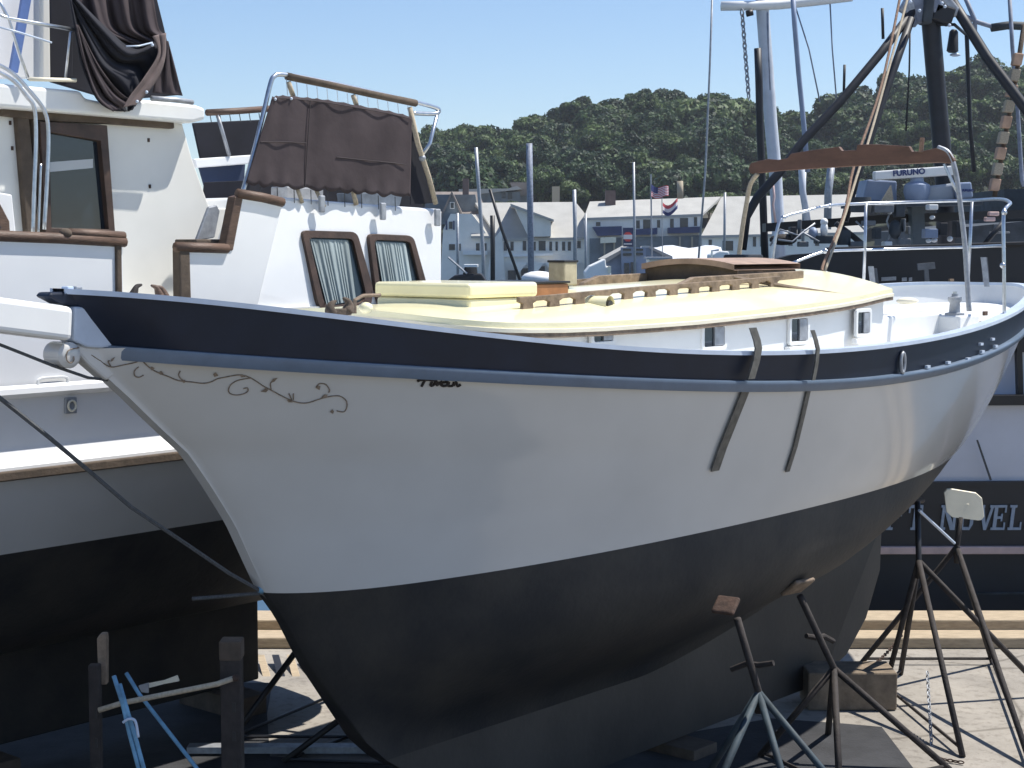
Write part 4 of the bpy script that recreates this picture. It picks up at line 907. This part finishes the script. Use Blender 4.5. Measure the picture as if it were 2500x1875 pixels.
# deck gear clutter
cl=[('crate',2010,585,26,12,'fv_grey'),('white_float',2012,560,9,22,'white_paint'),('white_float',2012,542,9,10,'white_paint'),('net_heap',1912,585,34,14,'rust_dark'),('drum',2102,500,24,18,'fv_grey'),
('box',2155,510,30,12,'rope'),('box',2195,512,14,22,'fv_grey'),('crate',2275,506,14,8,'white_paint'),('net_heap',2185,560,16,24,'fv_grey'),('crate',2205,590,18,10,'rope'),('crate',2165,596,12,8,'white_paint'),('pipe',2205,550,3,20,'cap_white'),('pipe',2216,562,3,12,'cap_white'),
('box',2270,570,20,14,'fv_blue'),('white_float',2281,586,6,6,'white_paint'),('white_float',2267,588,5,5,'white_paint'),('white_float',2276,531,5,5,'white_paint'),('white_float',2319,583,5,7,'white_paint'),('crate',2090,596,20,8,'rope'),('crate',2140,570,10,16,'fv_grey'),('box',2120,545,18,8,'cap_white'),
('rail_light',2440,568,26,3,'cap_white'),('pipe',2433,555,3,10,'cap_white'),('white_float',2172,520,3,4,'white_paint'),('box',2300,560,12,20,'fv_iron'),('box',2340,560,14,26,'fv_iron'),('crate',1960,596,14,8,'cap_white'),('net_heap',1985,570,12,16,'fv_blue'),('pipe',1952,560,3,30,'cap_white'),('drum',2060,580,16,18,'fv_grey'),('box',1935,570,10,20,'fv_iron')]
for nm,x,y,w,h,m_ in cl:
    c=WY(x,y,19.6); s_=19.6/F
    if nm in('white_float','net_heap'): obj(nm,MB().ball(c,1,(w*s_,.1,h*s_),10,7),M[m_],fv,smooth=True)
    elif nm=='drum': obj(nm,MB().lathe(c-Zv*h*s_,Zv,[(0,w*s_),(h*s_*.9,w*s_*1.05),(2*h*s_,w*s_)],14),M[m_],fv,auto=40)
    else: obj(nm,MB().box(c,(2*w*s_*.8,.18,2*h*s_*.8)),M['batten' if m_ in('cap_white','rope') else m_],fv,bev=.01)
for l in ([(1880,600,19.5),(1905,560,19.5),(1950,575,19.5),(1990,545,19.5)],[(1900,585,19.4),(1935,590,19.4),(1960,568,19.4),(2000,590,19.4)],[(2090,540,19.6),(2110,560,19.6),(2130,548,19.6)],[(2160,600,19.6),(2175,570,19.6),(2165,540,19.6),(2180,500,19.6)]):
    ytube('hose',l,.012,'galv')
for x,y0,y1,w in ((2134,655,705,7),(2404,628,700,7)): yp('pale_batten',[(x-w,y0),(x+w,y0),(x+w+6,y1),(x-w+4,y1)],18.3,.03,'batten')
yp('pale_batten',[(2240,644),(2282,640),(2284,656),(2242,660)],18.3,.03,'batten'); yp('pale_batten',[(2257,658),(2267,658),(2271,705),(2260,705)],18.3,.03,'batten')
yp('stencil_mark',[(2152,677),(2188,675),(2188,684),(2152,686)],18.88,.01,'galv'); yp('stencil_mark',[(2202,678),(2214,677),(2214,686),(2202,687)],18.88,.01,'galv'); yp('stencil_mark',[(2219,678),(2227,677),(2227,686),(2219,687)],18.88,.01,'galv')
# white mast of the next boat with crosstree and chain
wm_=thing('white_mast',Vector((4.3,27,-1.3)),'thick pale mast with a white crosstree and a hanging chain, right of centre','mast')
dm('mast_paint',(.52,.56,.62),.5,noise=.15,nscale=4)
ytube('mast_pole',[(1858,-60,27),(1862,30,27),(1872,160,27),(1882,300,27),(1893,420,27),(1900,560,27),(1903,640,27)],.105,'mast_paint',wm_)
ytube('crosstree',[(1760,15,26.9),(1835,14,26.9),(1900,12,26.9),(1980,4,26.9),(2080,-8,26.9)],.075,'white_paint',wm_)
ytube('mast_lamp',[(1822,34,26.8),(1838,30,26.8)],.05,'black',wm_)
o=obj('hanging_chain',MB().chain(WY(1811,24,26.8),WY(1828,240,26.8),.12,.014),M['galv'],wm_)
ytube('stay_wire',[(1943,20,26.9),(1975,120,26.9),(2002,250,26.9)],.012,'fv_paint',wm_); ytube('stay_wire',[(2026,0,26.9),(2032,120,26.9),(2042,240,26.9)],.012,'fv_paint',wm_); ytube('stay_wire',[(1874,30,26.9),(1876,110,26.9),(1880,220,26.9)],.01,'fv_paint',wm_)
ytube('red_hose',[(1886,440,26.6),(1890,480,26.6),(1887,500,26.6),(1894,545,26.6)],.02,'pink',wm_)
for x in (1965,): ytube('spar_tube',[(1955,380,25),(1960,470,25),(1975,560,25)],.05,'mast_paint',wm_)
for i,(l,r,lb) in enumerate(([[(1740,-40,40),(1733,160,40),(1722,420,40),(1700,700,40)],.025,'thin tall wire-like mast left of the pale mast, reaching out of the top'],)):
    setp(obj('thin_mast',MB().tube([WY(*q) for q in l],r,8),M['galv'],None,smooth=True,base=WY(*l[-1])),lb,'mast')
for l,r,m_,lb in (([(2030,400,30),(2022,470,30),(2020,560,30)],.07,'galv','short grey pole between the brown gallows board and the stern rail'),([(1965,420,32),(1962,520,32),(1960,600,32)],.03,'galv','slim grey pole right of the pale mast')):
    setp(obj('harbour_pole',MB().tube([WY(*q) for q in l],r,8),M[m_],None,smooth=True,base=WY(*l[-1])),lb,'pole')
# ================= far shore: hill, houses, trees, masts
SKY=[(700,345),(960,330),(1040,312),(1120,298),(1230,300),(1300,262),(1340,258),(1395,285),(1425,215),(1500,205),(1600,208),(1700,226),(1790,212),(1850,262),(1900,268),(1960,262),(2050,242),(2120,200),(2220,172),(2300,150),(2360,128),(2500,135),(2700,120),(3100,140)]
def skyy(px): return float(np.interp(px,[p[0] for p in SKY],[p[1] for p in SKY]))
def fY(y): return (282-y)/82*.8
def gz(x,y):
    px=1250+x/y*F; f=min(1,max(0,fY(y))); sk=skyy(px); z=WY(px,sk+f*(480-sk),y).z-9.8
    if y>282: z=z*max(0,1-(y-282)/110)
    if y<200: z=z*max(0,(y-188)/12)
    return max(.35,z)
hm=mat('hill_green',(.018,.028,.016),.95,noise=.5,nscale=.4)
g=MB(); g.grid([[Vector((x,y,gz(x,y))) for x in np.linspace(-90,150,61)] for y in [184,190,196,205,215,225,235,245,255,265,275,290,310,340,370,400]])
obj('hill',g,hm,kind='structure',solid=1)
obj('far_shore',MB().box((0,640,-1.2),(2400,912,3.0)),hm,kind='structure')
# houses
dm('h_white',(.86,.83,.76),.8,noise=.12,nscale=.5); dm('h_cream',(.78,.76,.70),.8,noise=.12,nscale=.5); dm('roof_grey',(.40,.395,.37),.9,noise=.12,nscale=.6); dm('roof_brown',(.22,.19,.17),.9,noise=.3,nscale=.8); dm('roof_dark',(.06,.065,.07),.9,noise=.3,nscale=1)
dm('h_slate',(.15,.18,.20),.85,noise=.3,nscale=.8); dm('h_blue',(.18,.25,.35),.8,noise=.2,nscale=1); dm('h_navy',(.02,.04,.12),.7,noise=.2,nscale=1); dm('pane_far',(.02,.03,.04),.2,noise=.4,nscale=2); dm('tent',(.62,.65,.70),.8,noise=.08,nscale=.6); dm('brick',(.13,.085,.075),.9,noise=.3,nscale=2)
def house(name,label,Y,loc): return thing(name,loc,label,'house')
def front(par,l,Y,d,m,name='wall',bev=0): return obj(name,MB().prism([WY(a_,b_,Y) for a_,b_ in l],(0,d,0)),M[m],par)
def gable_roof(par,e0,e1,r0,r1,Y,d,m,name='roof',back=True):
    a,b=WY(*e0,Y-.3),WY(*e1,Y-.3);c,e=WY(*r1,Y+d),WY(*r0,Y+d); t=Vector((0,0,-.25))
    g=MB().prism([a,b,c,e],t)
    if back:
        a2=Vector((e.x-(a.x-e.x)*0,Y+2*d,a.z)); b2=Vector((c.x,Y+2*d,b.z)); g.prism([e+Vector((0,.01,0)),c+Vector((0,.01,0)),b2,a2],t)
    return obj(name,g,M[m],par)
def wins(par,ls,Y,m='pane_far',name='window',fr=1.6):
    for (x0,y0,x1,y1) in ls:
        o=obj(name,MB().prism([WY(x,y,Y-.08) for x,y in ((x0-fr,y0-fr),(x1+fr,y0-fr),(x1+fr,y1+fr),(x0-fr,y1+fr))],(0,.1,0)),M['white_paint'] if fr else M[m],par)
        obj('pane',MB().prism([WY(x,y,Y-.11) for x,y in ((x0,y0),(x1,y0),(x1,y1),(x0,y1))],(0,.04,0)),M[m],o)
# H1 brown roofed house behind (left)
h=house('slate_house','dark slate gabled house with a brown roof, half behind the yacht railing',186,Vector((-9,186,0)))
front(h,[(1040,475),(1160,475),(1175,560),(1040,560)],187.5,8,'h_slate')
gable_roof(h,(1030,520),(1190,522),(1050,468),(1168,468),187.2,5,'roof_brown')
front(h,[(1072,548),(1103,470),(1137,548)],184.6,4,'h_slate','gable'); 
for s_ in (-1,1):
    a=[(1103,466),(1103+s_*40,552),(1103+s_*34,553),(1103,474)]; obj('gable_roof',MB().prism([WY(x,y,184.3) for x,y in a],(0,6,0)),M['roof_brown'],h)
wins(h,[(1100,495,1108,508)],184.6); obj('chimney',MB().box(WY(1137,462,190),(.7,.7,2.4)),M['brick'],h)
# H2 white house
h=house('white_house','white clapboard house with a pale hipped roof and dark shutters, left end of the shore',182,Vector((-7,182,0)))
front(h,[(1082,560),(1100,522),(1152,522),(1170,545),(1235,640),(1235,720),(1072,720)],182,8,'h_white')
gable_roof(h,(1150,576),(1210,576),(1155,524),(1195,520),181.8,4,'roof_grey',back=False)
wins(h,[(1096,541,1105,559),(1096,596,1111,611),(1114,595,1125,612),(1162,594,1171,612),(1181,594,1188,618)],182)
for x in (1090,1108): obj('shutter',MB().prism([WY(a_,b_,181.8) for a_,b_ in ((x-2,539),(x+2,539),(x+2,561),(x-2,561))],(0,.06,0)),M['h_navy'],h)
obj('balcony',MB().prism([WY(a_,b_,181) for a_,b_ in ((1130,612),(1190,612),(1190,622),(1130,622))],(0,1,0)),M['white_paint'],h)
# H3 big grey roof with dormer
h=house('inn','long white inn with a big pale grey roof and one dormer in the middle',180,Vector((1,180,0)))
front(h,[(1206,582),(1470,578),(1470,720),(1206,720)],180,10,'h_white')
front(h,[(1206,582),(1225,560),(1236,720),(1180,720)],179.4,1,'h_cream','stair_wall')
gable_roof(h,(1218,583),(1474,578),(1160,495),(1405,493),180,7,'roof_grey')
front(h,[(1290,578),(1255,502),(1262,502),(1345,540),(1345,577)],178.8,6,'h_cream','dormer_wall')
obj('dormer_roof',MB().prism([WY(1246,497,178.2),WY(1352,536,178.2),WY(1352,541,178.2),WY(1248,504,178.2)],(0,8,0)),M['roof_grey'],h)
wins(h,[(1318,542,1328,560),(1230,590,1238,612),(1246,590,1254,612),(1276,588,1285,612),(1300,590,1308,612),(1315,588,1332,612),(1341,590,1348,612),(1356,590,1362,612),(1372,590,1380,612),(1386,590,1394,612),(1408,588,1418,606)],180)
obj('ledge',MB().prism([WY(a_,b_,179.6) for a_,b_ in ((1206,622),(1350,618),(1350,624),(1206,628))],(0,.5,0)),M['white_paint'],h)
for k in range(4): obj('awning',MB().prism([WY(a_,b_,178.8) for a_,b_ in ((1246+k*42,640),(1266+k*42,668),(1288+k*42,640))],(0,.6,0)),M['h_white'],h)
wins(h,[(1240,660,1260,690),(1272,655,1300,690),(1310,650,1330,690)],179.9,fr=0)
# H4 motel with blue balconies
h=house('motel','two storey pale motel with navy blue balconies and a long grey roof',178,Vector((14,178,0)))
front(h,[(1430,532),(1712,524),(1712,720),(1430,720)],178,10,'h_white')
gable_roof(h,(1425,532),(1715,522),(1440,492),(1760,480),178,5,'roof_grey')
wins(h,[(1455,542,1466,552),(1553,538,1562,558),(1570,536,1588,560),(1604,537,1612,556),(1636,534,1645,556),(1660,532,1680,556),(1694,530,1702,552)],178)
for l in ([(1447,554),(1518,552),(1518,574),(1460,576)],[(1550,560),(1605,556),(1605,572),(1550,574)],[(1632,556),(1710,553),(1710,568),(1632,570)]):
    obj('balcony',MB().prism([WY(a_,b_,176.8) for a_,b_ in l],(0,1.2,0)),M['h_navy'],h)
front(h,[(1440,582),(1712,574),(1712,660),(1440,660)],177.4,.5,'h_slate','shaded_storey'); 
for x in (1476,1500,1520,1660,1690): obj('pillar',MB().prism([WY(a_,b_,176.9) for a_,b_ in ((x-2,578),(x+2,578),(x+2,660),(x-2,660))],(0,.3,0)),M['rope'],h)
obj('awning',MB().prism([WY(a_,b_,176.5) for a_,b_ in ((1466,580),(1504,578),(1504,592),(1466,594))],(0,.4,0)),M['cream'],h)
obj('chimney',MB().box(WY(1490,490,182),(1.1,1.0,2.2)),M['brick'],h)
# H5 hip roof building right
h=house('hip_roof_house','white building with a large sloping grey hip roof right of the motel',176,Vector((22,176,0)))
front(h,[(1714,576),(2110,566),(2110,720),(1714,720)],176,12,'h_white')
obj('roof',MB().prism([WY(1712,575,175.6),WY(2115,566,175.6),WY(2115,474,183),WY(1762,480,183)],(0,0,-.25)),M['roof_grey'],h)
wins(h,[(1730,585,1738,606),(1764,588,1790,612),(1838,578,1846,602),(1856,578,1864,602),(1890,578,1900,600),(1925,578,1935,600),(1990,576,2000,600)],176)
# H6 upper houses
h=house('hill_house','low house with a pale flat roof on the slope above the white inn',198,Vector((-4,198,4)))
front(h,[(1165,470),(1270,468),(1270,500),(1165,500)],198,8,'h_slate'); obj('roof',MB().prism([WY(a_,b_,197.5) for a_,b_ in ((1120,462),(1240,460),(1262,454),(1275,462),(1165,474),(1120,472))],(0,8,0)),M['roof_grey'],h); wins(h,[(1225,470,1234,484),(1240,470,1250,486)],198,fr=0)
h=house('hill_house','brown roofed house on the slope behind the tall grey mast',200,Vector((-1,200,4)))
front(h,[(1262,476),(1290,476),(1290,505),(1262,505)],200,8,'h_slate'); obj('roof',MB().prism([WY(a_,b_,199.5) for a_,b_ in ((1245,445),(1290,445),(1300,476),(1262,478))],(0,8,0)),M['roof_brown'],h); obj('chimney',MB().box(WY(1357,478,199),(.9,.9,2.2)),M['rope'],h)
# blue shed, tent, sign
h=house('blue_shed','blue grey dockside shed with white framed double door',150,Vector((8,150,-.5)))
front(h,[(1482,640),(1535,605),(1590,605),(1640,632),(1640,700),(1482,700)],150,8,'h_blue')
for s_,l in ((0,[(1472,634),(1535,600),(1535,606),(1480,641)]),(1,[(1585,600),(1642,626),(1640,634),(1585,606)])): obj('roof',MB().prism([WY(a_,b_,149.6) for a_,b_ in l],(0,9,0)),M['roof_grey'],h)
obj('door_frame',MB().prism([WY(a_,b_,149.3) for a_,b_ in ((1516,604),(1576,604),(1582,700),(1520,700))],(0,.6,0)),mat('frame_blue',(.25,.33,.46),.7),h)
wins(h,[(1521,607,1541,612),(1549,607,1570,612),(1521,618,1542,624),(1550,617,1570,623),(1524,642,1536,668),(1540,640,1553,668)],149.2,fr=0)
t_=thing('marquee',Vector((16,155,-.5)),'wide white tent roof beside the blue shed','tent'); g=MB()
rows=[]
for k,(yy,dz) in enumerate(((155,0),(158,1.6),(161,0))):
    rows.append([WY(x,636 if k==0 else 602+4*math.sin(i*1.3),155)+Vector((0,yy-155,0)) for i,x in enumerate(range(1570,1790,20))] if k<2 else [p+Vector((0,6,0)) for p in rows[0]])
obj('canopy',MB().grid(rows),M['tent'],t_,solid=1); 
for x in (1580,1650,1720,1780): obj('pole',MB().tube([WY(x,636,155),WY(x,690,155)],.08,6),M['galv'],t_)
t_=thing('harbour_sign',Vector((10,148,0)),'dark blue sign board with a red and white octagon above the blue shed','sign')
obj('board',MB().prism([WY(a_,b_,148) for a_,b_ in ((1521,556),(1546,556),(1547,602),(1522,602))],(0,.2,0)),M['h_navy'],t_)
def octo(cx,cy,rx,ry,y): return [WY(cx+rx*math.cos(R(22.5+45*k)),cy+ry*math.sin(R(22.5+45*k)),y) for k in range(8)]
obj('octagon',MB().prism(octo(1533,578,11.5,12.5,147.9),(0,.06,0)),mat('sign_red',(.6,.05,.05),.6),t_)
obj('white_band',MB().prism([WY(a_,b_,147.84) for a_,b_ in ((1522,573),(1544,573),(1544,584),(1522,584))],(0,.05,0)),M['white_paint'],t_)
obj('white_line',MB().prism([WY(a_,b_,147.9) for a_,b_ in ((1523,594),(1543,594),(1543,597),(1523,597))],(0,.06,0)),M['white_paint'],t_)
# flags
t_=thing('flagpole',WY(1592,690,140),'pole flying the red, white and blue striped flag with a starred blue corner','flagpole')
obj('pole',MB().tube([WY(1589,425,140),WY(1592,690,140)],.07,6),M['galv'],t_)
fr_=mat('flag_red',(.55,.06,.08),.8);fw=mat('flag_white',(.75,.72,.75),.8);fb=mat('flag_blue',(.03,.04,.16),.8)
def fl(x,s_): # wavy flag surface: x 0..1, s 0..1 down
    return WY(1590+42*x,449+10*x+5*math.sin(x*5)+ (30-6*x)*s_,139.9)+Vector((0,.3*math.sin(x*6),0))
for k in range(13):
    g=MB().grid([[fl(i/10,k/13) for i in range(11)],[fl(i/10,(k+1)/13) for i in range(11)]]); obj('flag_stripe',g,fr_ if k%2==0 else fw,t_,solid=1)
obj('flag_canton',MB().grid([[fl(i/10,0)-Vector((0,.03,0)) for i in range(5)],[fl(i/10,7/13)-Vector((0,.03,0)) for i in range(5)]]),fb,t_,solid=1)
t_=thing('small_flag',WY(1668,690,140),'small red, white and blue flag fluttering below the striped flag','flag')
obj('staff',MB().tube([WY(1616,480,141),WY(1618,690,141)],.04,6),M['galv'],t_)
for k,mm in enumerate((fr_,fw,fb)):
    f2=lambda x,s_: WY(1618+36*x,494+9*math.sin(x*4)+26*s_-4*x,140)+Vector((0,.3*math.sin(x*6),0))
    obj('flag_band',MB().grid([[f2(i/8,k/3) for i in range(9)],[f2(i/8,(k+1)/3) for i in range(9)]]),mm,t_,solid=1)
# masts of moored boats
for l,r,m_,lb in (([(1162,360,90),(1168,450,90),(1180,620,90),(1180,700,90)],.10,'galv','bare grey mast leaning in front of the white house'),
 ([(1292,350,80),(1294,480,80),(1297,700,80)],.15,'fv_paint','tallest bare blue grey mast, standing in front of the inn'),
 ([(1202,526,70),(1203,600,70),(1203,700,70)],.10,'black','short black mast left of the slanting black boom'),
 ([(1196,462,75),(1225,560,75),(1275,700,75)],.07,'black','slanting black boom in front of the inn'),
 ([(1402,463,85),(1404,560,85),(1404,700,85)],.10,'galv','pale mast between the inn and the motel'),
 ([(1430,522,95),(1430,700,95)],.07,'galv','short thin mast just right of the pale one'),
 ([(1547,396,95),(1549,560,95),(1550,700,95)],.07,'galv','thin mast in front of the motel, left of the striped flag'),
 ([(1117,520,70),(1118,690,70)],.06,'galv','short grey mast over the dark shuttered windows of the white house'),
 ([(1770,470,90),(1768,640,90)],.07,'galv','thin mast right of the motel in front of the hip roof'),
 ([(1660,442,150),(1661,485,150)],.28,'rope','pale post with a flat top rising behind the motel roof')):
    setp(obj('boat_mast' if 'post' not in lb else 'post',MB().tube([WY(*q) for q in l],r,8),M[m_],None,smooth=True,base=WY(*l[-1])),lb,'mast' if 'post' not in lb else 'post')
# small moored boats and dock clutter just above the cabin roof
bt=thing('moored_boat',WY(1150,700,66),'small dark motorboat with white cabin top moored below the white house','boat')
obj('hull',MB().prism([WY(a_,b_,66) for a_,b_ in ((1085,690),(1110,672),(1175,668),(1190,690),(1180,705),(1095,705))],(0,1.8,0)),M['black'],bt,bev=.05)
obj('cabin',MB().prism([WY(a_,b_,66.2) for a_,b_ in ((1134,652),(1164,652),(1166,670),(1130,670))],(0,1.2,0)),M['glass_dark'],bt); obj('cabin_roof',MB().prism([WY(a_,b_,66) for a_,b_ in ((1132,646),(1166,646),(1166,652),(1132,652))],(0,1.5,0)),M['white_paint'],bt)
obj('outrigger',MB().tube([WY(1094,628,66),WY(1140,668,66)],.05,6),M['galv'],bt)
bt=thing('moored_boat',WY(1480,700,70),'white motorboat with a raised bow moored left of the blue shed','boat')
obj('hull',MB().prism([WY(a_,b_,70) for a_,b_ in ((1428,665),(1440,650),(1478,632),(1480,650),(1492,655),(1492,690),(1430,690))],(0,1.8,0)),M['white_paint'],bt,bev=.05)
obj('locker',MB().prism([WY(a_,b_,69.9) for a_,b_ in ((1484,650),(1492,650),(1492,666),(1484,666))],(0,.5,0)),M['cream'],bt)
bt=thing('moored_boat',WY(1310,700,70),'white covered boat showing behind the yellow forward hatch','boat')
obj('cover',MB().ball(WY(1315,680,70),1,(.75,.8,.32)),M['white_paint'],bt,smooth=True); obj('hull',MB().prism([WY(a_,b_,70) for a_,b_ in ((1270,678),(1345,676),(1340,705),(1275,705))],(0,1.4,0)),M['fv_grey'],bt,bev=.05)
bt=thing('moored_boat',WY(1610,700,70),'grey wheelhouse of a boat in front of the blue shed','boat')
obj('wheelhouse',MB().prism([WY(a_,b_,70) for a_,b_ in ((1584,632),(1638,632),(1640,690),(1582,690))],(0,1.4,0)),M['h_cream'],bt,bev=.03); obj('roof',MB().prism([WY(a_,b_,69.8) for a_,b_ in ((1580,628),(1642,628),(1642,633),(1580,633))],(0,1.8,0)),M['galv'],bt)
obj('window',MB().prism([WY(a_,b_,69.96) for a_,b_ in ((1612,638),(1632,638),(1632,650),(1612,650))],(0,.1,0)),M['pane_far'],bt)
bt=thing('moored_boat',WY(1780,700,60),'white boat with a tubular frame glimpsed above the brown sliding hatch','boat')
obj('hull',MB().prism([WY(a_,b_,60) for a_,b_ in ((1740,622),(1758,612),(1780,614),(1782,640),(1740,640))],(0,1.8,0)),M['white_paint'],bt,bev=.05); obj('frame',MB().tube([WY(1737,640,60),WY(1738,612,60),WY(1755,610,60)],.04,6),M['steel'],bt)
obj('dock',MB().box((10,140,-.6),(60,16,.8)),M['wood_dark'],None,kind='structure')
# ---- trees
LM=[]
for i,(c,c2) in enumerate((((.014,.034,.018),(.11,.17,.06)),((.012,.030,.018),(.07,.12,.05)),((.018,.040,.018),(.14,.20,.075)),((.018,.038,.024),(.07,.12,.05)))):
    m=mat('foliage_%d'%i,c,.6,c2=c2,nscale=.55,thr=(.42,.60),spec=.3); LM.append(m)
    t=m.node_tree; tl=t.nodes.new('ShaderNodeBsdfTranslucent'); ad=t.nodes.new('ShaderNodeMixShader'); ad.inputs[0].default_value=.3
    PP=t.nodes['Principled BSDF']; t.links.new(PP.inputs['Base Color'].links[0].from_socket,tl.inputs[0]); t.links.new(PP.outputs[0],ad.inputs[1]); t.links.new(tl.outputs[0],ad.inputs[2]); t.links.new(ad.outputs[0],t.nodes['Material Output'].inputs[0])
bark=mat('bark',(.05,.04,.03),.9,noise=.4,nscale=3)
def crown_mesh(seed,rx,rz,nl,m,ls):
    r_=np.random.RandomState(seed); V=[];Fc=[]
    lobes=[(np.array([0,0,0]),1.0)]
    for k in range(9):
        d=r_.normal(size=3); d/=np.linalg.norm(d); d[2]=abs(d[2])*.9-.25; lobes.append((d*np.array([rx,rx,rz])*r_.uniform(.6,.9),r_.uniform(.26,.44)))
    for k in range(nl):
        c,s_=lobes[r_.randint(0,len(lobes)) if r_.rand()>.12 else 0]
        d=r_.normal(size=3); d/=np.linalg.norm(d); rad=s_*(r_.uniform(.72,1.08) if r_.rand()<.8 else r_.uniform(.3,.8))
        if s_==1.0: rad*=.72
        p=c+d*np.array([rx,rx,rz*.95])*rad
        n=d*.9+r_.normal(size=3)*.55+np.array([0,0,.25]); n/=np.linalg.norm(n); a=np.cross(n,r_.normal(size=3)); a/=np.linalg.norm(a); b=np.cross(n,a); L=ls*r_.uniform(.6,1.35)
        q=len(V); V+= [tuple(p+a*L),tuple(p+b*L*.6),tuple(p-a*L),tuple(p-b*L*.6)]; Fc.append((q,q+1,q+2,q+3))
    me=bpy.data.meshes.new('crown'); me.from_pydata(V,[],Fc); me.update(); me.materials.append(m); return me
CM=[crown_mesh(10+i,3.9+.5*(i%3),3.0+.5*(i%2),7000,LM[(i*3)%4 if i<4 else i%4],(.24,.30,.36)[i%3]) for i in range(8)]
tm=MB().tube([Vector((0,0,-1.2)),Vector((.1,.05,2)),Vector((-.1,0,5)),Vector((.15,.1,7.5))],[.34,.27,.2,.08],7)
tm.tube([Vector((-.1,0,4)),Vector((1.2,.4,6.3))],[.14,.05],5); tm.tube([Vector((0,0,4.5)),Vector((-1.1,-.6,6.8))],[.14,.05],5)
TMe=bpy.data.meshes.new('trunk'); TMe.from_pydata([tuple(v) for v in tm.v],[],tm.f); TMe.materials.append(bark)
tr_=random.Random(3)
def tree(px,Y,zt,s,ci,label,group='trees in the wood on the hill'):
    p=WY(px,600,Y); base=Vector((p.x,Y,zt-10.6*s)); o=bpy.data.objects.new('tree',None); COL.objects.link(o); o.location=base; o.rotation_euler=(0,0,tr_.uniform(0,6.28)); o.scale=(s*tr_.uniform(.85,1.15),s*tr_.uniform(.85,1.15),s*tr_.uniform(.9,1.15))
    MW[o.name]=Matrix.Identity(4); setp(o,label,'tree',group)
    c=bpy.data.objects.new('crown',CM[ci]); COL.objects.link(c); c.parent=o; c.location=(0,0,7.3)
    t=bpy.data.objects.new('trunk',TMe); COL.objects.link(t); t.parent=o; return o
SPEC={}
seen={}
rows_=[(282,60,1.15,'skyline tree'),(270,66,1.05,'tree under the skyline'),(256,70,1.0,'tree high on the slope'),(242,72,1.0,'tree halfway down the slope'),(228,72,.95,'tree low on the slope'),(212,74,.9,'tree at the lower edge')]
ZN=[(1000,'hidden behind the yacht railing'),(1075,'above the slate house'),(1170,'above the white shuttered house'),(1250,'left of the tall blue grey mast'),(1340,'above the dormer of the inn'),(1420,'right of the inn roof'),(1500,'above the motel chimney'),(1590,'left of the striped flag'),(1680,'right of the striped flag'),(1760,'above the motel roof end by the thin wire mast'),(1850,'just left of the thick pale mast'),(1950,'just right of the thick pale mast'),(2050,'above the left half of the brown gallows board'),(2150,'between the two slanting dark booms'),(2260,'just left of the dark main mast'),(2360,'just right of the dark main mast'),(2450,'behind the right slanting boom'),(9999,'at the right edge of the picture')]
for Y,stp_,s0,lb in rows_:
    px=(1000 if fY(Y)<-1 else 800)+tr_.uniform(-15,25)
    while px<2560:
        sc_=s0*tr_.choice((.8,.95,1.05,1.2,1.45)); sk=skyy(px); f=fY(Y); sy=sk+f*(480-sk)+tr_.uniform(-9,12)
        zt=WY(px,sy,Y).z; zn=[n for x,n in ZN if px<x][0]
        n_=seen.get((lb,zn),0); seen[(lb,zn)]=n_+1
        if sy<470 and n_<3: tree(px,Y+tr_.uniform(-4,4),zt,sc_,tr_.randrange(8),['','another ','one more '][n_]+lb+' '+zn)
        px+=stp_*tr_.uniform(.8,1.25)*sc_
for px,Y,y,s in ((1215,192,484,.25),(1245,192,480,.28),(1730,186,462,.45),(1755,186,468,.4)):
    tree(px,Y,WY(px,y,Y).z,s,2,{1215:'small light green bush left of the dark house on the slope',1245:'light green bush below the flat roofed hill house',1730:'small tree showing over the motel roof ridge',1755:'small bushy tree touching the hip roof ridge'}[px],None)

# ---- thin summer haze
hzm=bpy.data.materials.new('haze'); hzm.use_nodes=True; t=hzm.node_tree; t.nodes.remove(t.nodes['Principled BSDF'])
pv=t.nodes.new('ShaderNodeVolumePrincipled'); pv.inputs['Color'].default_value=(.86,.91,1,1); pv.inputs['Density'].default_value=.00025; pv.inputs['Anisotropy'].default_value=.2
t.links.new(pv.outputs[0],t.nodes['Material Output'].inputs['Volume'])
obj('haze',MB().box((0,500,37.5),(2600,1300,90)),hzm,kind='stuff')
